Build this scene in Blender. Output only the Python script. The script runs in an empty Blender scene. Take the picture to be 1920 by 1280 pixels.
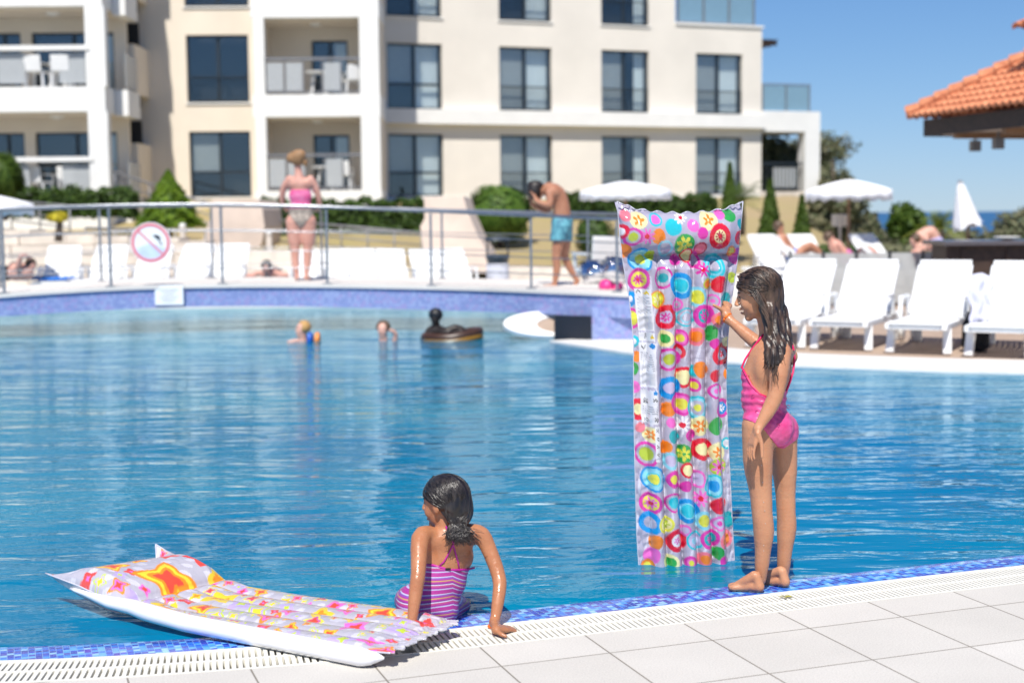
import bpy, math, random
import numpy as np
from math import sin, cos, pi, radians, atan, sqrt
from mathutils import Vector, Matrix
random.seed(7); RNG = np.random.default_rng(7)
sc = bpy.context.scene
COL = sc.collection

# ------------------------------------------------------------------ camera
F_PX, CAM_H, ROLL = 2667.0, 1.52, 0.010
HC = 396 + ROLL*(1700-960)
PITCH = atan((640-HC)*cos(ROLL)/F_PX)
cR, sR = cos(ROLL), sin(ROLL)
RX = Vector((1,0,0)); UP = Vector((0, sin(PITCH), cos(PITCH))); FW = Vector((0, cos(PITCH), -sin(PITCH)))
cx_ = cR*RX - sR*UP; cy_ = sR*RX + cR*UP; cz_ = -FW
cam = bpy.data.objects.new('camera', bpy.data.cameras.new('camera')); COL.objects.link(cam)
cam.matrix_world = Matrix(((cx_.x,cy_.x,cz_.x,0),(cx_.y,cy_.y,cz_.y,0),(cx_.z,cy_.z,cz_.z,CAM_H),(0,0,0,1)))
cam.data.lens = 50; cam.data.sensor_width = 36; cam.data.clip_start = .05; cam.data.clip_end = 60000
cam.data.dof.use_dof = True; cam.data.dof.focus_distance = 5.75; cam.data.dof.aperture_fstop = 2.05
sc.camera = cam

# ------------------------------------------------------------------ light
SUN_AZ, SUN_EL = (-.16, -.987), radians(56)
world = bpy.data.worlds.new('World'); sc.world = world; world.use_nodes = True
wn = world.node_tree; wn.nodes.clear()
sky = wn.nodes.new('ShaderNodeTexSky'); sky.sky_type = 'NISHITA'; sky.sun_disc = False
sky.sun_elevation = SUN_EL; sky.sun_rotation = math.atan2(SUN_AZ[0], SUN_AZ[1])
sky.air_density = 1.0; sky.dust_density = 0.0; sky.ozone_density = 3.0; sky.altitude = 1500
bg = wn.nodes.new('ShaderNodeBackground'); bg.inputs[1].default_value = .13
wo = wn.nodes.new('ShaderNodeOutputWorld')
tint = wn.nodes.new('ShaderNodeMix'); tint.data_type = 'RGBA'; tint.blend_type = 'MULTIPLY'; tint.inputs[0].default_value = 1; tint.inputs[7].default_value = (.80,.86,1.0,1)
wn.links.new(sky.outputs[0], tint.inputs[6])
def vmath(op, x, y=None, sc_=None):
    n = wn.nodes.new('ShaderNodeVectorMath'); n.operation = op
    for k, v in enumerate((x, y)):
        if v is None: continue
        if hasattr(v, 'links'): wn.links.new(v, n.inputs[k])
        else: n.inputs[k].default_value = v
    if sc_ is not None: n.inputs['Scale'].default_value = sc_
    return n.outputs[0]
gm_ = wn.nodes.new('ShaderNodeGamma'); gm_.inputs[1].default_value = 1.25
wn.links.new(vmath('SCALE', tint.outputs[2], sc_=.125), gm_.inputs[0])
den = vmath('ADD', vmath('SCALE', gm_.outputs[0], sc_=1.23), (1,1,1))
fin = vmath('MULTIPLY', vmath('DIVIDE', gm_.outputs[0], den), (.945*6.56*1.02, .945*6.56*1.28, .945*6.56*1.60))
wn.links.new(fin, bg.inputs[0]); wn.links.new(bg.outputs[0], wo.inputs[0])
sl = bpy.data.lights.new('sun', 'SUN'); sl.energy = 4.4; sl.angle = radians(.53); sl.color = (1, .955, .88)
so = bpy.data.objects.new('sun', sl); COL.objects.link(so)
sd = Vector((SUN_AZ[0]*cos(SUN_EL), SUN_AZ[1]*cos(SUN_EL), sin(SUN_EL)))
so.rotation_euler = sd.to_track_quat('Z', 'Y').to_euler()
sc.view_settings.view_transform = 'Standard'; sc.view_settings.look = 'None'
sc.view_settings.exposure = .48; sc.view_settings.gamma = 1

# ------------------------------------------------------------------ helpers
def ray(px, py):
    u = (px-960)/F_PX; v = -(py-640)/F_PX
    return FW + cx_*u + cy_*v
def P(px, py, D):
    d = ray(px, py); t = D/d.y
    return Vector((d.x*t, D, CAM_H + d.z*t))
def G(px, py, z=0.):
    d = ray(px, py); t = (z-CAM_H)/d.z
    return Vector((d.x*t, d.y*t, z))
def link(o, parent=None):
    COL.objects.link(o)
    if parent is not None:
        o.parent = parent
        o.matrix_parent_inverse = Matrix.Translation(-Vector(parent.location))
    return o
def tag(o, label=None, cat=None, group=None, kind=None):
    if label: o['label'] = label
    if cat: o['category'] = cat
    if group: o['group'] = group
    if kind: o['kind'] = kind
    return o
def thing(name, loc, label, cat, group=None):
    o = bpy.data.objects.new(name, None); o.empty_display_size = .1
    o.location = loc; COL.objects.link(o)
    return tag(o, label, cat, group)
def kids(o): return [c for c in bpy.data.objects if c.parent == o]
def copy_tree(o, loc=None, rz=0, label=None, scale=None, parent=None, drop=()):
    c = o.copy(); COL.objects.link(c)
    if parent is not None: c.parent = parent
    if loc is not None: c.location = loc; c.rotation_euler = (0,0,rz)
    if scale: c.scale = (scale,)*3
    if label: c['label'] = label
    for ch in kids(o):
        if ch.name.split('.')[0] in drop: continue
        copy_tree(ch, parent=c)
    return c
def place(o, loc, rz=0, label=None, scale=None):
    o.location = loc; o.rotation_euler = (0,0,rz)
    if scale: o.scale = (scale,)*3
    if label: o['label'] = label
    return o

class MB:
    def __init__(s): s.v = []; s.f = []
    def add(s, vs, fs):
        n = len(s.v); s.v += [tuple(v) for v in vs]; s.f += [tuple(i+n for i in f) for f in fs]; return s
    def box(s, x0, x1, y0, y1, z0, z1, M=None):
        vs = [Vector((x,y,z)) for x in (x0,x1) for y in (y0,y1) for z in (z0,z1)]
        if M is not None: vs = [M @ v for v in vs]
        return s.add(vs, [(0,1,3,2),(4,6,7,5),(0,4,5,1),(2,3,7,6),(0,2,6,4),(1,5,7,3)])
    def bar(s, a, b, w, t, up=(0,0,1)):
        a = Vector(a); b = Vector(b); d = (b-a).normalized(); u = Vector(up)
        r = d.cross(u).normalized(); u = r.cross(d)
        vs = [p + r*(i*w/2) + u*(j*t/2) for p in (a,b) for i,j in ((-1,-1),(1,-1),(1,1),(-1,1))]
        return s.add(vs, [(0,3,2,1),(4,5,6,7),(0,1,5,4),(1,2,6,5),(2,3,7,6),(3,0,4,7)])
    def tube(s, pts, rad, n=8, cap=True, flat=None):
        pts = [Vector(p) for p in pts]; m = len(pts)
        if not hasattr(rad, '__len__'): rad = [rad]*m
        ref = Vector((0,0,1)); base = len(s.v); prev = None
        for i, p in enumerate(pts):
            d = (pts[min(i+1,m-1)] - pts[max(i-1,0)])
            if d.length < 1e-9: d = Vector((0,0,1))
            d.normalize()
            if prev is None:
                r = d.cross(ref)
                if r.length < .1: r = d.cross(Vector((1,0,0)))
            else: r = prev - d*prev.dot(d)
            r.normalize(); prev = r; u = d.cross(r)
            for k in range(n):
                a = 2*pi*k/n; s.v.append(tuple(p + (r*cos(a) + u*sin(a)*(flat or 1))*rad[i]))
        for i in range(m-1):
            for k in range(n):
                a = base+i*n+k; b = base+i*n+(k+1)%n
                s.f.append((a, b, b+n, a+n))
        if cap:
            s.f.append(tuple(base+k for k in range(n))[::-1]); s.f.append(tuple(base+(m-1)*n+k for k in range(n)))
        return s
    def prism(s, poly, z0, z1):
        n = len(poly)
        vs = [(p[0],p[1],z0) for p in poly] + [(p[0],p[1],z1) for p in poly]
        return s.add(vs, [tuple(range(n))[::-1], tuple(range(n,2*n))] + [(i,(i+1)%n,(i+1)%n+n,i+n) for i in range(n)])
    def lathe(s, prof, n=16, c=(0,0,0)):
        b = len(s.v); m = len(prof)
        for r, z in prof:
            for k in range(n):
                a = 2*pi*k/n; s.v.append((c[0]+r*cos(a), c[1]+r*sin(a), c[2]+z))
        for i in range(m-1):
            for k in range(n): s.f.append((b+i*n+k, b+i*n+(k+1)%n, b+(i+1)*n+(k+1)%n, b+(i+1)*n+k))
        s.f.append(tuple(b+k for k in range(n))[::-1]); s.f.append(tuple(b+(m-1)*n+k for k in range(n)))
        return s
    def build(s, name, mat, parent=None, smooth=False, bevel=0, label=None):
        me = bpy.data.meshes.new(name); me.from_pydata(s.v, [], s.f); me.update()
        o = bpy.data.objects.new(name, me); me.materials.append(mat)
        if smooth: me.shade_smooth()
        if bevel:
            b = o.modifiers.new('b', 'BEVEL'); b.width = bevel; b.segments = 2; b.limit_method = 'ANGLE'
        link(o, parent)
        if label: o['label'] = label
        return o

def mesh_np(name, V, Fq, mat, parent=None, smooth=True, col=None):
    me = bpy.data.meshes.new(name)
    V = np.asarray(V, np.float32); Fq = np.asarray(Fq, np.int32); k = Fq.shape[1]
    me.vertices.add(len(V)); me.vertices.foreach_set('co', V.ravel())
    me.loops.add(Fq.size); me.loops.foreach_set('vertex_index', Fq.ravel())
    me.polygons.add(len(Fq)); me.polygons.foreach_set('loop_start', np.arange(0, Fq.size, k, dtype=np.int32))
    me.polygons.foreach_set('loop_total', np.full(len(Fq), k, np.int32))
    me.update(calc_edges=True); me.validate()
    if smooth: me.shade_smooth()
    if col is not None:
        ca = me.color_attributes.new('print', 'FLOAT_COLOR', 'POINT')
        c4 = np.ones((len(V),4), np.float32); c4[:,:col.shape[1]] = col
        ca.data.foreach_set('color', c4.ravel())
    o = bpy.data.objects.new(name, me); me.materials.append(mat)
    return link(o, parent)

# ---- materials
def mat(name): 
    m = bpy.data.materials.new(name); m.use_nodes = True
    nt = m.node_tree; b = nt.nodes['Principled BSDF']; return m, nt, b
def N(nt, t, **kw):
    n = nt.nodes.new(t)
    for k, v in kw.items():
        if k in n.inputs: n.inputs[k].default_value = v
        else: setattr(n, k, v)
    return n
def simple(name, c, rough=.6, metal=0, var=.12, scale=8, bump=0, bscale=60, spec=None, c2=None, coat=0, sss=0):
    m, nt, b = mat(name); L = nt.links
    tc = N(nt, 'ShaderNodeTexCoord'); no = N(nt, 'ShaderNodeTexNoise'); no.inputs['Scale'].default_value = scale; no.inputs['Detail'].default_value = 4
    L.new(tc.outputs['Object'], no.inputs['Vector'])
    cr = N(nt, 'ShaderNodeValToRGB'); e = cr.color_ramp.elements
    c2 = c2 or tuple(min(1, x*(1+var)) for x in c)
    e[0].position = .3; e[1].position = .7
    e[0].color = tuple(x*(1-var) for x in c)+(1,); e[1].color = tuple(c2)+(1,)
    L.new(no.outputs[0], cr.inputs[0]); L.new(cr.outputs[0], b.inputs['Base Color'])
    b.inputs['Roughness'].default_value = rough; b.inputs['Metallic'].default_value = metal
    if spec is not None: b.inputs['Specular IOR Level'].default_value = spec
    if coat: b.inputs['Coat Weight'].default_value = coat; b.inputs['Coat Roughness'].default_value = .05
    if sss:
        b.inputs['Subsurface Weight'].default_value = sss; b.inputs['Subsurface Radius'].default_value = (1,.35,.2); b.inputs['Subsurface Scale'].default_value = .008
    if bump:
        n2 = N(nt, 'ShaderNodeTexNoise'); n2.inputs['Scale'].default_value = bscale; n2.inputs['Detail'].default_value = 5
        L.new(tc.outputs['Object'], n2.inputs['Vector'])
        bp = N(nt, 'ShaderNodeBump'); bp.inputs['Strength'].default_value = bump; bp.inputs['Distance'].default_value = .01
        L.new(n2.outputs[0], bp.inputs['Height']); L.new(bp.outputs[0], b.inputs['Normal'])
    return m

def tiles_mat(name, size, ang, origin, cols, grout, gw, rough=.4, speck=0, bump=.3, axes='xy'):
    """square tiles laid on a grid; cols = list of colours picked per tile"""
    m, nt, b = mat(name); L = nt.links
    tc = N(nt, 'ShaderNodeTexCoord'); mp = N(nt, 'ShaderNodeMapping', vector_type='TEXTURE')
    mp.inputs['Location'].default_value = (origin[0], origin[1], 0); mp.inputs['Rotation'].default_value = (0,0,ang)
    mp.inputs['Scale'].default_value = (size,)*3
    L.new(tc.outputs['Object'], mp.inputs[0])
    sp = N(nt, 'ShaderNodeSeparateXYZ'); L.new(mp.outputs[0], sp.inputs[0])
    def math_(op, a, b_=None, c=None):
        n = N(nt, 'ShaderNodeMath', operation=op)
        for i, x in enumerate((a, b_, c)):
            if x is None: continue
            if hasattr(x, 'links'): L.new(x, n.inputs[i])
            else: n.inputs[i].default_value = x
        return n.outputs[0]
    ax = {'x':0,'y':1,'z':2}; A = sp.outputs[ax[axes[0]]]; B = sp.outputs[ax[axes[1]]]
    fa, fb = math_('FRACT', A), math_('FRACT', B)
    ea = math_('MINIMUM', fa, math_('SUBTRACT', 1., fa)); eb = math_('MINIMUM', fb, math_('SUBTRACT', 1., fb))
    ed = math_('MINIMUM', ea, eb)
    mask = N(nt, 'ShaderNodeMapRange'); mask.inputs[1].default_value = gw*.5; mask.inputs[2].default_value = gw
    L.new(ed, mask.inputs[0])
    cb = N(nt, 'ShaderNodeCombineXYZ'); L.new(math_('FLOOR', A), cb.inputs[0]); L.new(math_('FLOOR', B), cb.inputs[1])
    wn_ = N(nt, 'ShaderNodeTexWhiteNoise', noise_dimensions='3D'); L.new(cb.outputs[0], wn_.inputs['Vector'])
    cr = N(nt, 'ShaderNodeValToRGB'); cr.color_ramp.interpolation = 'LINEAR' if len(cols) == 2 else 'CONSTANT'
    e = cr.color_ramp.elements
    while len(e) < len(cols): e.new(.5)
    for i, c in enumerate(cols): e[i].position = i/(len(cols)-(1 if len(cols)==2 else 0)); e[i].color = tuple(c)+(1,)
    L.new(wn_.outputs['Value'], cr.inputs[0]); colr = cr.outputs[0]
    if speck:
        ns = N(nt, 'ShaderNodeTexNoise'); ns.inputs['Scale'].default_value = 170; ns.inputs['Detail'].default_value = 3
        L.new(tc.outputs['Object'], ns.inputs['Vector'])
        nl = N(nt, 'ShaderNodeTexNoise'); nl.inputs['Scale'].default_value = 2.2; nl.inputs['Detail'].default_value = 5
        L.new(tc.outputs['Object'], nl.inputs['Vector'])
        s1 = math_('MULTIPLY_ADD', ns.outputs[0], speck*2, 1-speck)
        s2 = math_('MULTIPLY_ADD', nl.outputs[0], .25, .88)
        mx = N(nt, 'ShaderNodeMix', data_type='RGBA', blend_type='MULTIPLY'); mx.inputs[0].default_value = 1
        L.new(colr, mx.inputs[6]); L.new(math_('MULTIPLY', s1, s2), mx.inputs[7]); colr = mx.outputs[2]
    m2 = N(nt, 'ShaderNodeMix', data_type='RGBA'); L.new(mask.outputs[0], m2.inputs[0])
    m2.inputs[6].default_value = tuple(grout)+(1,); L.new(colr, m2.inputs[7])
    L.new(m2.outputs[2], b.inputs['Base Color']); b.inputs['Roughness'].default_value = rough
    bp = N(nt, 'ShaderNodeBump'); bp.inputs['Strength'].default_value = bump; bp.inputs['Distance'].default_value = .003
    if speck:
        L.new(math_('ADD', mask.outputs[0], math_('MULTIPLY', ns.outputs[0], .5)), bp.inputs['Height'])
    else: L.new(mask.outputs[0], bp.inputs['Height'])
    L.new(bp.outputs[0], b.inputs['Normal'])
    return m

white_plastic = simple('white_plastic', (.80,.80,.79), .35, var=.03)
white_paint = simple('white_paint', (.78,.77,.74), .7, var=.04, scale=1.5)
cream_wall = simple('cream_render', (.74,.655,.54), .85, var=.05, scale=.8, bump=.2, bscale=30)
cream_wall2 = simple('pale_cream_render', (.73,.68,.605), .85, var=.05, scale=.8, bump=.2, bscale=30)
dark_metal = simple('dark_metal', (.035,.045,.055), .35, metal=.3)
steel = simple('steel_rail', (.31,.32,.345), .32, metal=.8, var=.1)
grey_metal = simple('grey_metal', (.22,.22,.23), .5, metal=.4)
stone = simple('pale_stone', (.62,.55,.47), .85, var=.16, scale=3, bump=.6, bscale=14)
dark_wood = simple('dark_wood', (.045,.026,.018), .55, var=.3, scale=12)
timber = simple('timber', (.30,.17,.09), .6, var=.2)
canvas = simple('white_canvas', (.82,.82,.83), .8, var=.02)
towel_blue = simple('blue_towel', (.03,.18,.62), .9)
black_cloth = simple('black_cloth', (.01,.012,.015), .9)
# ------------------------------------------------------------------ water, sea, ground
def water_mat():
    m, nt, b = mat('pool_water'); L = nt.links; nt.nodes.remove(b); out = nt.nodes['Material Output']
    tc = N(nt, 'ShaderNodeTexCoord')
    def noise(scale, stretch, det, rot=0, rough=.5, dist=0):
        mp = N(nt, 'ShaderNodeMapping'); mp.inputs['Scale'].default_value = stretch; mp.inputs['Rotation'].default_value = (0,0,rot)
        n = N(nt, 'ShaderNodeTexNoise'); n.inputs['Scale'].default_value = scale; n.inputs['Detail'].default_value = det
        n.inputs['Roughness'].default_value = rough; n.inputs['Distortion'].default_value = dist
        L.new(tc.outputs['Object'], mp.inputs[0]); L.new(mp.outputs[0], n.inputs['Vector']); return n.outputs[0]
    a = noise(1.35, (.4,1.2,1), 1, .06, .4)
    c = noise(4.6, (.42,1.3,1), 2, -.05, .45, .4)
    d = noise(20., (.65,1.2,1), 2, .08, .5, .5)
    msk = noise(.33, (1,1,1), 1)
    def mth(op, x, y):
        n = N(nt, 'ShaderNodeMath', operation=op)
        for i, q in enumerate((x,y)):
            if hasattr(q, 'links'): L.new(q, n.inputs[i])
            else: n.inputs[i].default_value = q
        return n.outputs[0]
    mr = N(nt, 'ShaderNodeMapRange'); mr.inputs[1].default_value = .42; mr.inputs[2].default_value = .62; mr.inputs[3].default_value = .25
    L.new(msk, mr.inputs[0])
    h = mth('ADD', mth('ADD', mth('MULTIPLY', a, .034), mth('MULTIPLY', c, .0230)), mth('MULTIPLY', mth('MULTIPLY', d, .0052), mr.outputs[0]))
    bp = N(nt, 'ShaderNodeBump'); bp.inputs['Strength'].default_value = 1; bp.inputs['Distance'].default_value = 1
    L.new(h, bp.inputs['Height'])
    fr = N(nt, 'ShaderNodeFresnel'); fr.inputs[0].default_value = 1.22; L.new(bp.outputs[0], fr.inputs['Normal'])
    gl = N(nt, 'ShaderNodeBsdfGlossy'); gl.inputs['Roughness'].default_value = .03; gl.inputs[0].default_value = (.70,.86,.91,1); L.new(bp.outputs[0], gl.inputs['Normal'])
    tr = N(nt, 'ShaderNodeBsdfTransparent'); tr.inputs[0].default_value = (.30,.82,.93,1)
    df = N(nt, 'ShaderNodeBsdfDiffuse')
    cr = N(nt, 'ShaderNodeValToRGB'); e = cr.color_ramp.elements
    e[0].position = .35; e[0].color = (.0,.175,.345,1); e[1].position = .68; e[1].color = (.0,.26,.41,1)
    L.new(msk, cr.inputs[0]); L.new(cr.outputs[0], df.inputs[0])
    m1 = N(nt, 'ShaderNodeMixShader'); m1.inputs[0].default_value = .74; L.new(tr.outputs[0], m1.inputs[1]); L.new(df.outputs[0], m1.inputs[2])
    m2 = N(nt, 'ShaderNodeMixShader'); L.new(fr.outputs[0], m2.inputs[0]); L.new(m1.outputs[0], m2.inputs[1]); L.new(gl.outputs[0], m2.inputs[2])
    L.new(m2.outputs[0], out.inputs[0]); return m
WZ = -.012
W_MAT = water_mat()

mosaic_floor = tiles_mat('pool_floor_mosaic', .06, .1, (0,0), [(.01,.20,.42),(.012,.27,.5),(.01,.16,.4),(.02,.3,.5)], (.1,.35,.5), .06)
tag(MB().box(-22,22,3.2,26,-1.6,-1.35).build('pool_floor', mosaic_floor), kind='structure')
sea_m, nt, b = mat('sea'); b.inputs['Base Color'].default_value = (.004,.075,.19,1); b.inputs['Roughness'].default_value = .35
nz = N(nt, 'ShaderNodeTexNoise'); nz.inputs['Scale'].default_value = .05; bp = N(nt, 'ShaderNodeBump'); bp.inputs['Strength'].default_value = .6; bp.inputs['Distance'].default_value = 4
nt.links.new(nz.outputs[0], bp.inputs['Height']); nt.links.new(bp.outputs[0], b.inputs['Normal'])
tag(MB().add([(-30000,60,-27),(30000,60,-27),(30000,40000,-27),(-30000,40000,-27)], [(0,1,2,3)]).build('sea', sea_m), kind='structure')

# foreground deck: rim curve (inner edge of the grate) from left to right
inner_px = [(-420,1246),(-200,1243),(0,1239),(220,1230),(450,1215),(640,1200),(860,1178),(1090,1153),(1320,1127),(1620,1093),(1920,1060),(2250,1026)]
inner = [G(x,y) for x,y in inner_px]
def resample(pts, step):
    pts = [Vector(p) for p in pts]; out = []
    n = len(pts)
    dense = []
    for i in range(n-1):
        p0, p1, p2, p3 = pts[max(i-1,0)], pts[i], pts[i+1], pts[min(i+2,n-1)]
        for t in np.linspace(0,1,24,endpoint=False):
            dense.append(.5*((2*p1)+(-p0+p2)*t+(2*p0-5*p1+4*p2-p3)*t*t+(-p0+3*p1-3*p2+p3)*t**3))
    dense.append(pts[-1]); out = [dense[0]]; acc = 0
    for a, b_ in zip(dense, dense[1:]):
        seg = (b_-a).length; 
        while acc + seg >= step:
            r = step-acc; a = a + (b_-a)*(r/seg); seg -= r; out.append(a.copy()); acc = 0
        acc += seg
    return out
edge = resample(inner, .022)
nrm = []
for i in range(len(edge)):
    t = (edge[min(i+6,len(edge)-1)] - edge[max(i-6,0)]).normalized(); nrm.append(Vector((t.y,-t.x,0)))   # towards the deck
GW = .245
outer = [p + n*GW for p, n in zip(edge, nrm)]
TA = radians(19.8)
t0 = G(1518,1177)
deck_tiles = tiles_mat('deck_tiles', .40, TA, (t0.x,t0.y), [(.525,.50,.455),(.57,.545,.50)], (.21,.185,.15), .010, rough=.8, speck=.30, bump=.5)
poly = [(p.x,p.y) for p in outer[::4]] + [(6,5.6),(6,-3),(-6,-3),(-6,outer[0].y)]
tag(MB().prism(poly[::-1], -.12, 0).build('pool_deck', deck_tiles), kind='structure')
# gutter trough under the grate + grate
gut = MB(); a = [(p.x,p.y) for p in edge[::4]]; c = [(p.x,p.y) for p in outer[::4]]
gut.prism((a + c[::-1])[::-1], -.2, -.045)
tag(gut.build('pool_gutter', simple('gutter_grey', (.30,.29,.25), .8)), kind='structure')
gm = MB()
def strip(mb, P0, P1, z0, z1):
    n = len(P0); vs = []
    for p, q in zip(P0, P1): vs += [(p.x,p.y,z0),(q.x,q.y,z0),(q.x,q.y,z1),(p.x,p.y,z1)]
    fs = [(0,1,2,3),(4*n-4,4*n-1,4*n-2,4*n-3)]
    for i in range(n-1):
        a, b_ = 4*i, 4*i+4
        for k in range(4): fs.append((a+k, b_+k, b_+(k+1)%4, a+(k+1)%4))
    mb.add(vs, fs)
off = lambda d: [p + n*d for p, n in zip(edge, nrm)]
strip(gm, off(.0), off(.022), -.035, .003)
strip(gm, off(.112), off(.128), -.035, .0005); strip(gm, off(.228), off(GW-.002), -.035, .0015)
for i in range(len(edge)):
    if i in (97, 98): continue
    p, n = edge[i], nrm[i]; t = Vector((-n.y, n.x, 0))
    for d0, d1 in ((.021,.113),(.127,.229)):
        gm.bar(p+n*d0+Vector((0,0,-.013)), p+n*d1+Vector((0,0,-.013)), .0142, .026)
grate_m = simple('grate_plastic', (.74,.72,.64), .5, var=.06, scale=3)
tag(gm.build('drain_grate', grate_m), kind='structure')
# mosaic rim sloping into the water
SA = math.atan2(inner[8].y-inner[6].y, inner[8].x-inner[6].x)
rim_cols = [(.002,.02,.36),(.008,.10,.60),(.04,.28,.74),(.003,.03,.46),(.26,.52,.84),(.04,.04,.40),(.015,.16,.66),(.10,.38,.80)]
rim_m = tiles_mat('rim_mosaic', .0235, SA, (edge[0].x,edge[0].y), rim_cols, (.20,.38,.70), .06, rough=.15, bump=.5)
rm = MB(); es = edge[::5]; ns = nrm[::5]; prof = [(0,0),(-.06,-.002),(-.13,-.005),(-.20,-.0095),(-.235,-.02),(-.255,-.05),(-.265,-.16),(-.275,-1.36)]
vs = [(p.x+n.x*d, p.y+n.y*d, z-.001) for p, n in zip(es, ns) for d, z in prof]; k = len(prof)
rm.add(vs, [(i*k+j, (i+1)*k+j, (i+1)*k+j+1, i*k+j+1) for i in range(len(es)-1) for j in range(k-1)])
tag(rm.build('pool_rim', rim_m, smooth=True), kind='structure')
lf = MB(); c0 = G(1474,1121)
for k in range(6):
    a = k*1.05; lf.add([c0+Vector((0,0,.006)), c0+Vector((.018*cos(a)*1.4,.012*sin(a),.009)), c0+Vector((.030*cos(a+.3),.02*sin(a+.3),.007)), c0+Vector((.016*cos(a+.7),.014*sin(a+.7),.010))], [(0,1,2,3)])
tag(lf.build('leaf', simple('dry_leaf', (.30,.28,.05), .6)), 'small dry yellow green leaf lying on the white drain grate', 'leaf')

wp = [(p.x-n.x*.12, p.y-n.y*.12, WZ) for p, n in zip(edge[::5], nrm[::5])]
wp = [(-22, wp[0][1], WZ)] + wp + [(22, wp[-1][1]+3, WZ), (22,26,WZ), (-22,26,WZ)]
tag(MB().add(wp, [tuple(range(len(wp)))]).build('pool_water', W_MAT), kind='structure')
# right-hand coping and deck across the pool
cop_px = [(1030,640),(1085,648),(1180,662),(1290,673),(1400,681),(1500,686),(1600,690),(1760,696),(1920,700),(2150,712),(2500,735)]
cop = resample([G(x,y) for x,y in cop_px], .15)
cn = []
for i in range(len(cop)):
    t = (cop[min(i+1,len(cop)-1)]-cop[max(i-1,0)]).normalized(); cn.append(Vector((-t.y,t.x,0)))
cm = MB(); strip(cm, cop, [p+n*1.15 for p, n in zip(cop, cn)], -.25, .012)
coping_m = simple('white_coping', (.72,.70,.66), .6, var=.05)
tag(cm.build('pool_coping', coping_m, smooth=False), kind='structure')
cb_ = MB(); strip(cb_, [p-n*.004 for p, n in zip(cop, cn)], [p+n*.01 for p, n in zip(cop, cn)], -1.35, -.012)
tag(cb_.build('pool_wall', tiles_mat('wall_mosaic', .05, 0, (0,0), [(.03,.1,.5),(.05,.16,.6)], (.12,.22,.55), .08, axes='xz')), kind='structure')
tan_pave = simple('tan_paving', (.40,.30,.23), .8, var=.12, scale=3)
poly = [(p.x+n.x*1.14,p.y+n.y*1.14) for p, n in zip(cop, cn)] + [(26,12),(26,23.0),(cop[0].x+.4,23.0)]
tag(MB().prism(poly[::-1] if 0 else poly, -.3, 0.0).build('far_paving', tan_pave), kind='structure')
# raised terrace on the right, far deck on the left, lawn
pale_pave = simple('pale_paving', (.66,.62,.57), .8, var=.08, scale=1.2)
tag(MB().box(2.9,26,23.0,37,-.3,.17).build('upper_terrace', pale_pave), kind='structure')
tag(MB().box(-26,2.9,24.2,31,-1.5,.10).build('far_deck', pale_pave), kind='structure')
def lawn_z(x, y):
    a = min(max((y-31)/15, 0), 1); z = .08 + a*1.95
    r = x/y
    z -= min(max((r-.212)*50, 0), 5)*a
    if y > 50: z -= (y-50)*.14
    return z
lm = MB(); nx, ny = 60, 50
for j in range(ny+1):
    for i in range(nx+1):
        x = -30+60*i/nx; y = 31+50*j/ny; lm.v.append((x,y,lawn_z(x,y)+.03*sin(x*1.3+y)*(1 if y>32 else 0)))
for j in range(ny):
    for i in range(nx): a = j*(nx+1)+i; lm.f.append((a,a+1,a+nx+2,a+nx+1))
lawn_m = simple('lawn_earth', (.44,.33,.18), .95, scale=.5, var=.2, c2=(.33,.27,.11), bump=.8, bscale=25)
tag(lm.build('lawn', lawn_m, smooth=True), kind='structure')
# low hillside that carries the ground down to the shore
tag(MB().add([(-400,80,-5),(400,80,-5),(400,260,-27.5),(-400,260,-27.5),(-400,36,-.2),(400,36,-1)], [(0,1,2,3),(4,5,1,0)]).build('hillside', simple('scrub', (.07,.09,.03), .95, var=.4, scale=.3)), kind='structure')
# ------------------------------------------------------------------ hotel
glass_m, nt, b = mat('window_glass'); L = nt.links; nt.nodes.remove(b)
gl = N(nt,'ShaderNodeBsdfGlossy'); gl.inputs['Roughness'].default_value = .02; gl.inputs[0].default_value = (.9,.95,1,1)
tr = N(nt,'ShaderNodeBsdfTransparent'); tr.inputs[0].default_value = (.93,.96,.97,1)
lw = N(nt,'ShaderNodeLayerWeight'); lw.inputs[0].default_value = .35
mr = N(nt,'ShaderNodeMapRange'); mr.inputs[3].default_value = .06; mr.inputs[4].default_value = .45; L.new(lw.outputs['Fresnel'], mr.inputs[0])
mx = N(nt,'ShaderNodeMixShader'); L.new(mr.outputs[0], mx.inputs[0]); L.new(tr.outputs[0], mx.inputs[1]); L.new(gl.outputs[0], mx.inputs[2]); L.new(mx.outputs[0], nt.nodes['Material Output'].inputs[0])
frost_m = simple('frosted_panel', (.50,.52,.53), .25, var=.03)
frost_m.node_tree.nodes['Principled BSDF'].inputs['Alpha'].default_value = .72
blue_glass = simple('blue_balustrade', (.22,.36,.44), .12, var=.05)
blue_glass.node_tree.nodes['Principled BSDF'].inputs['Alpha'].default_value = .6
curtain_m = simple('curtain', (.86,.88,.86), .9, var=.03)
screen_m = simple('screen', (.42,.42,.40), .6, var=.05)
room_m = simple('room_shade', (.022,.022,.022), .9)  # near-black sheet colour stands in for the unlit depth of the rooms

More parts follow.
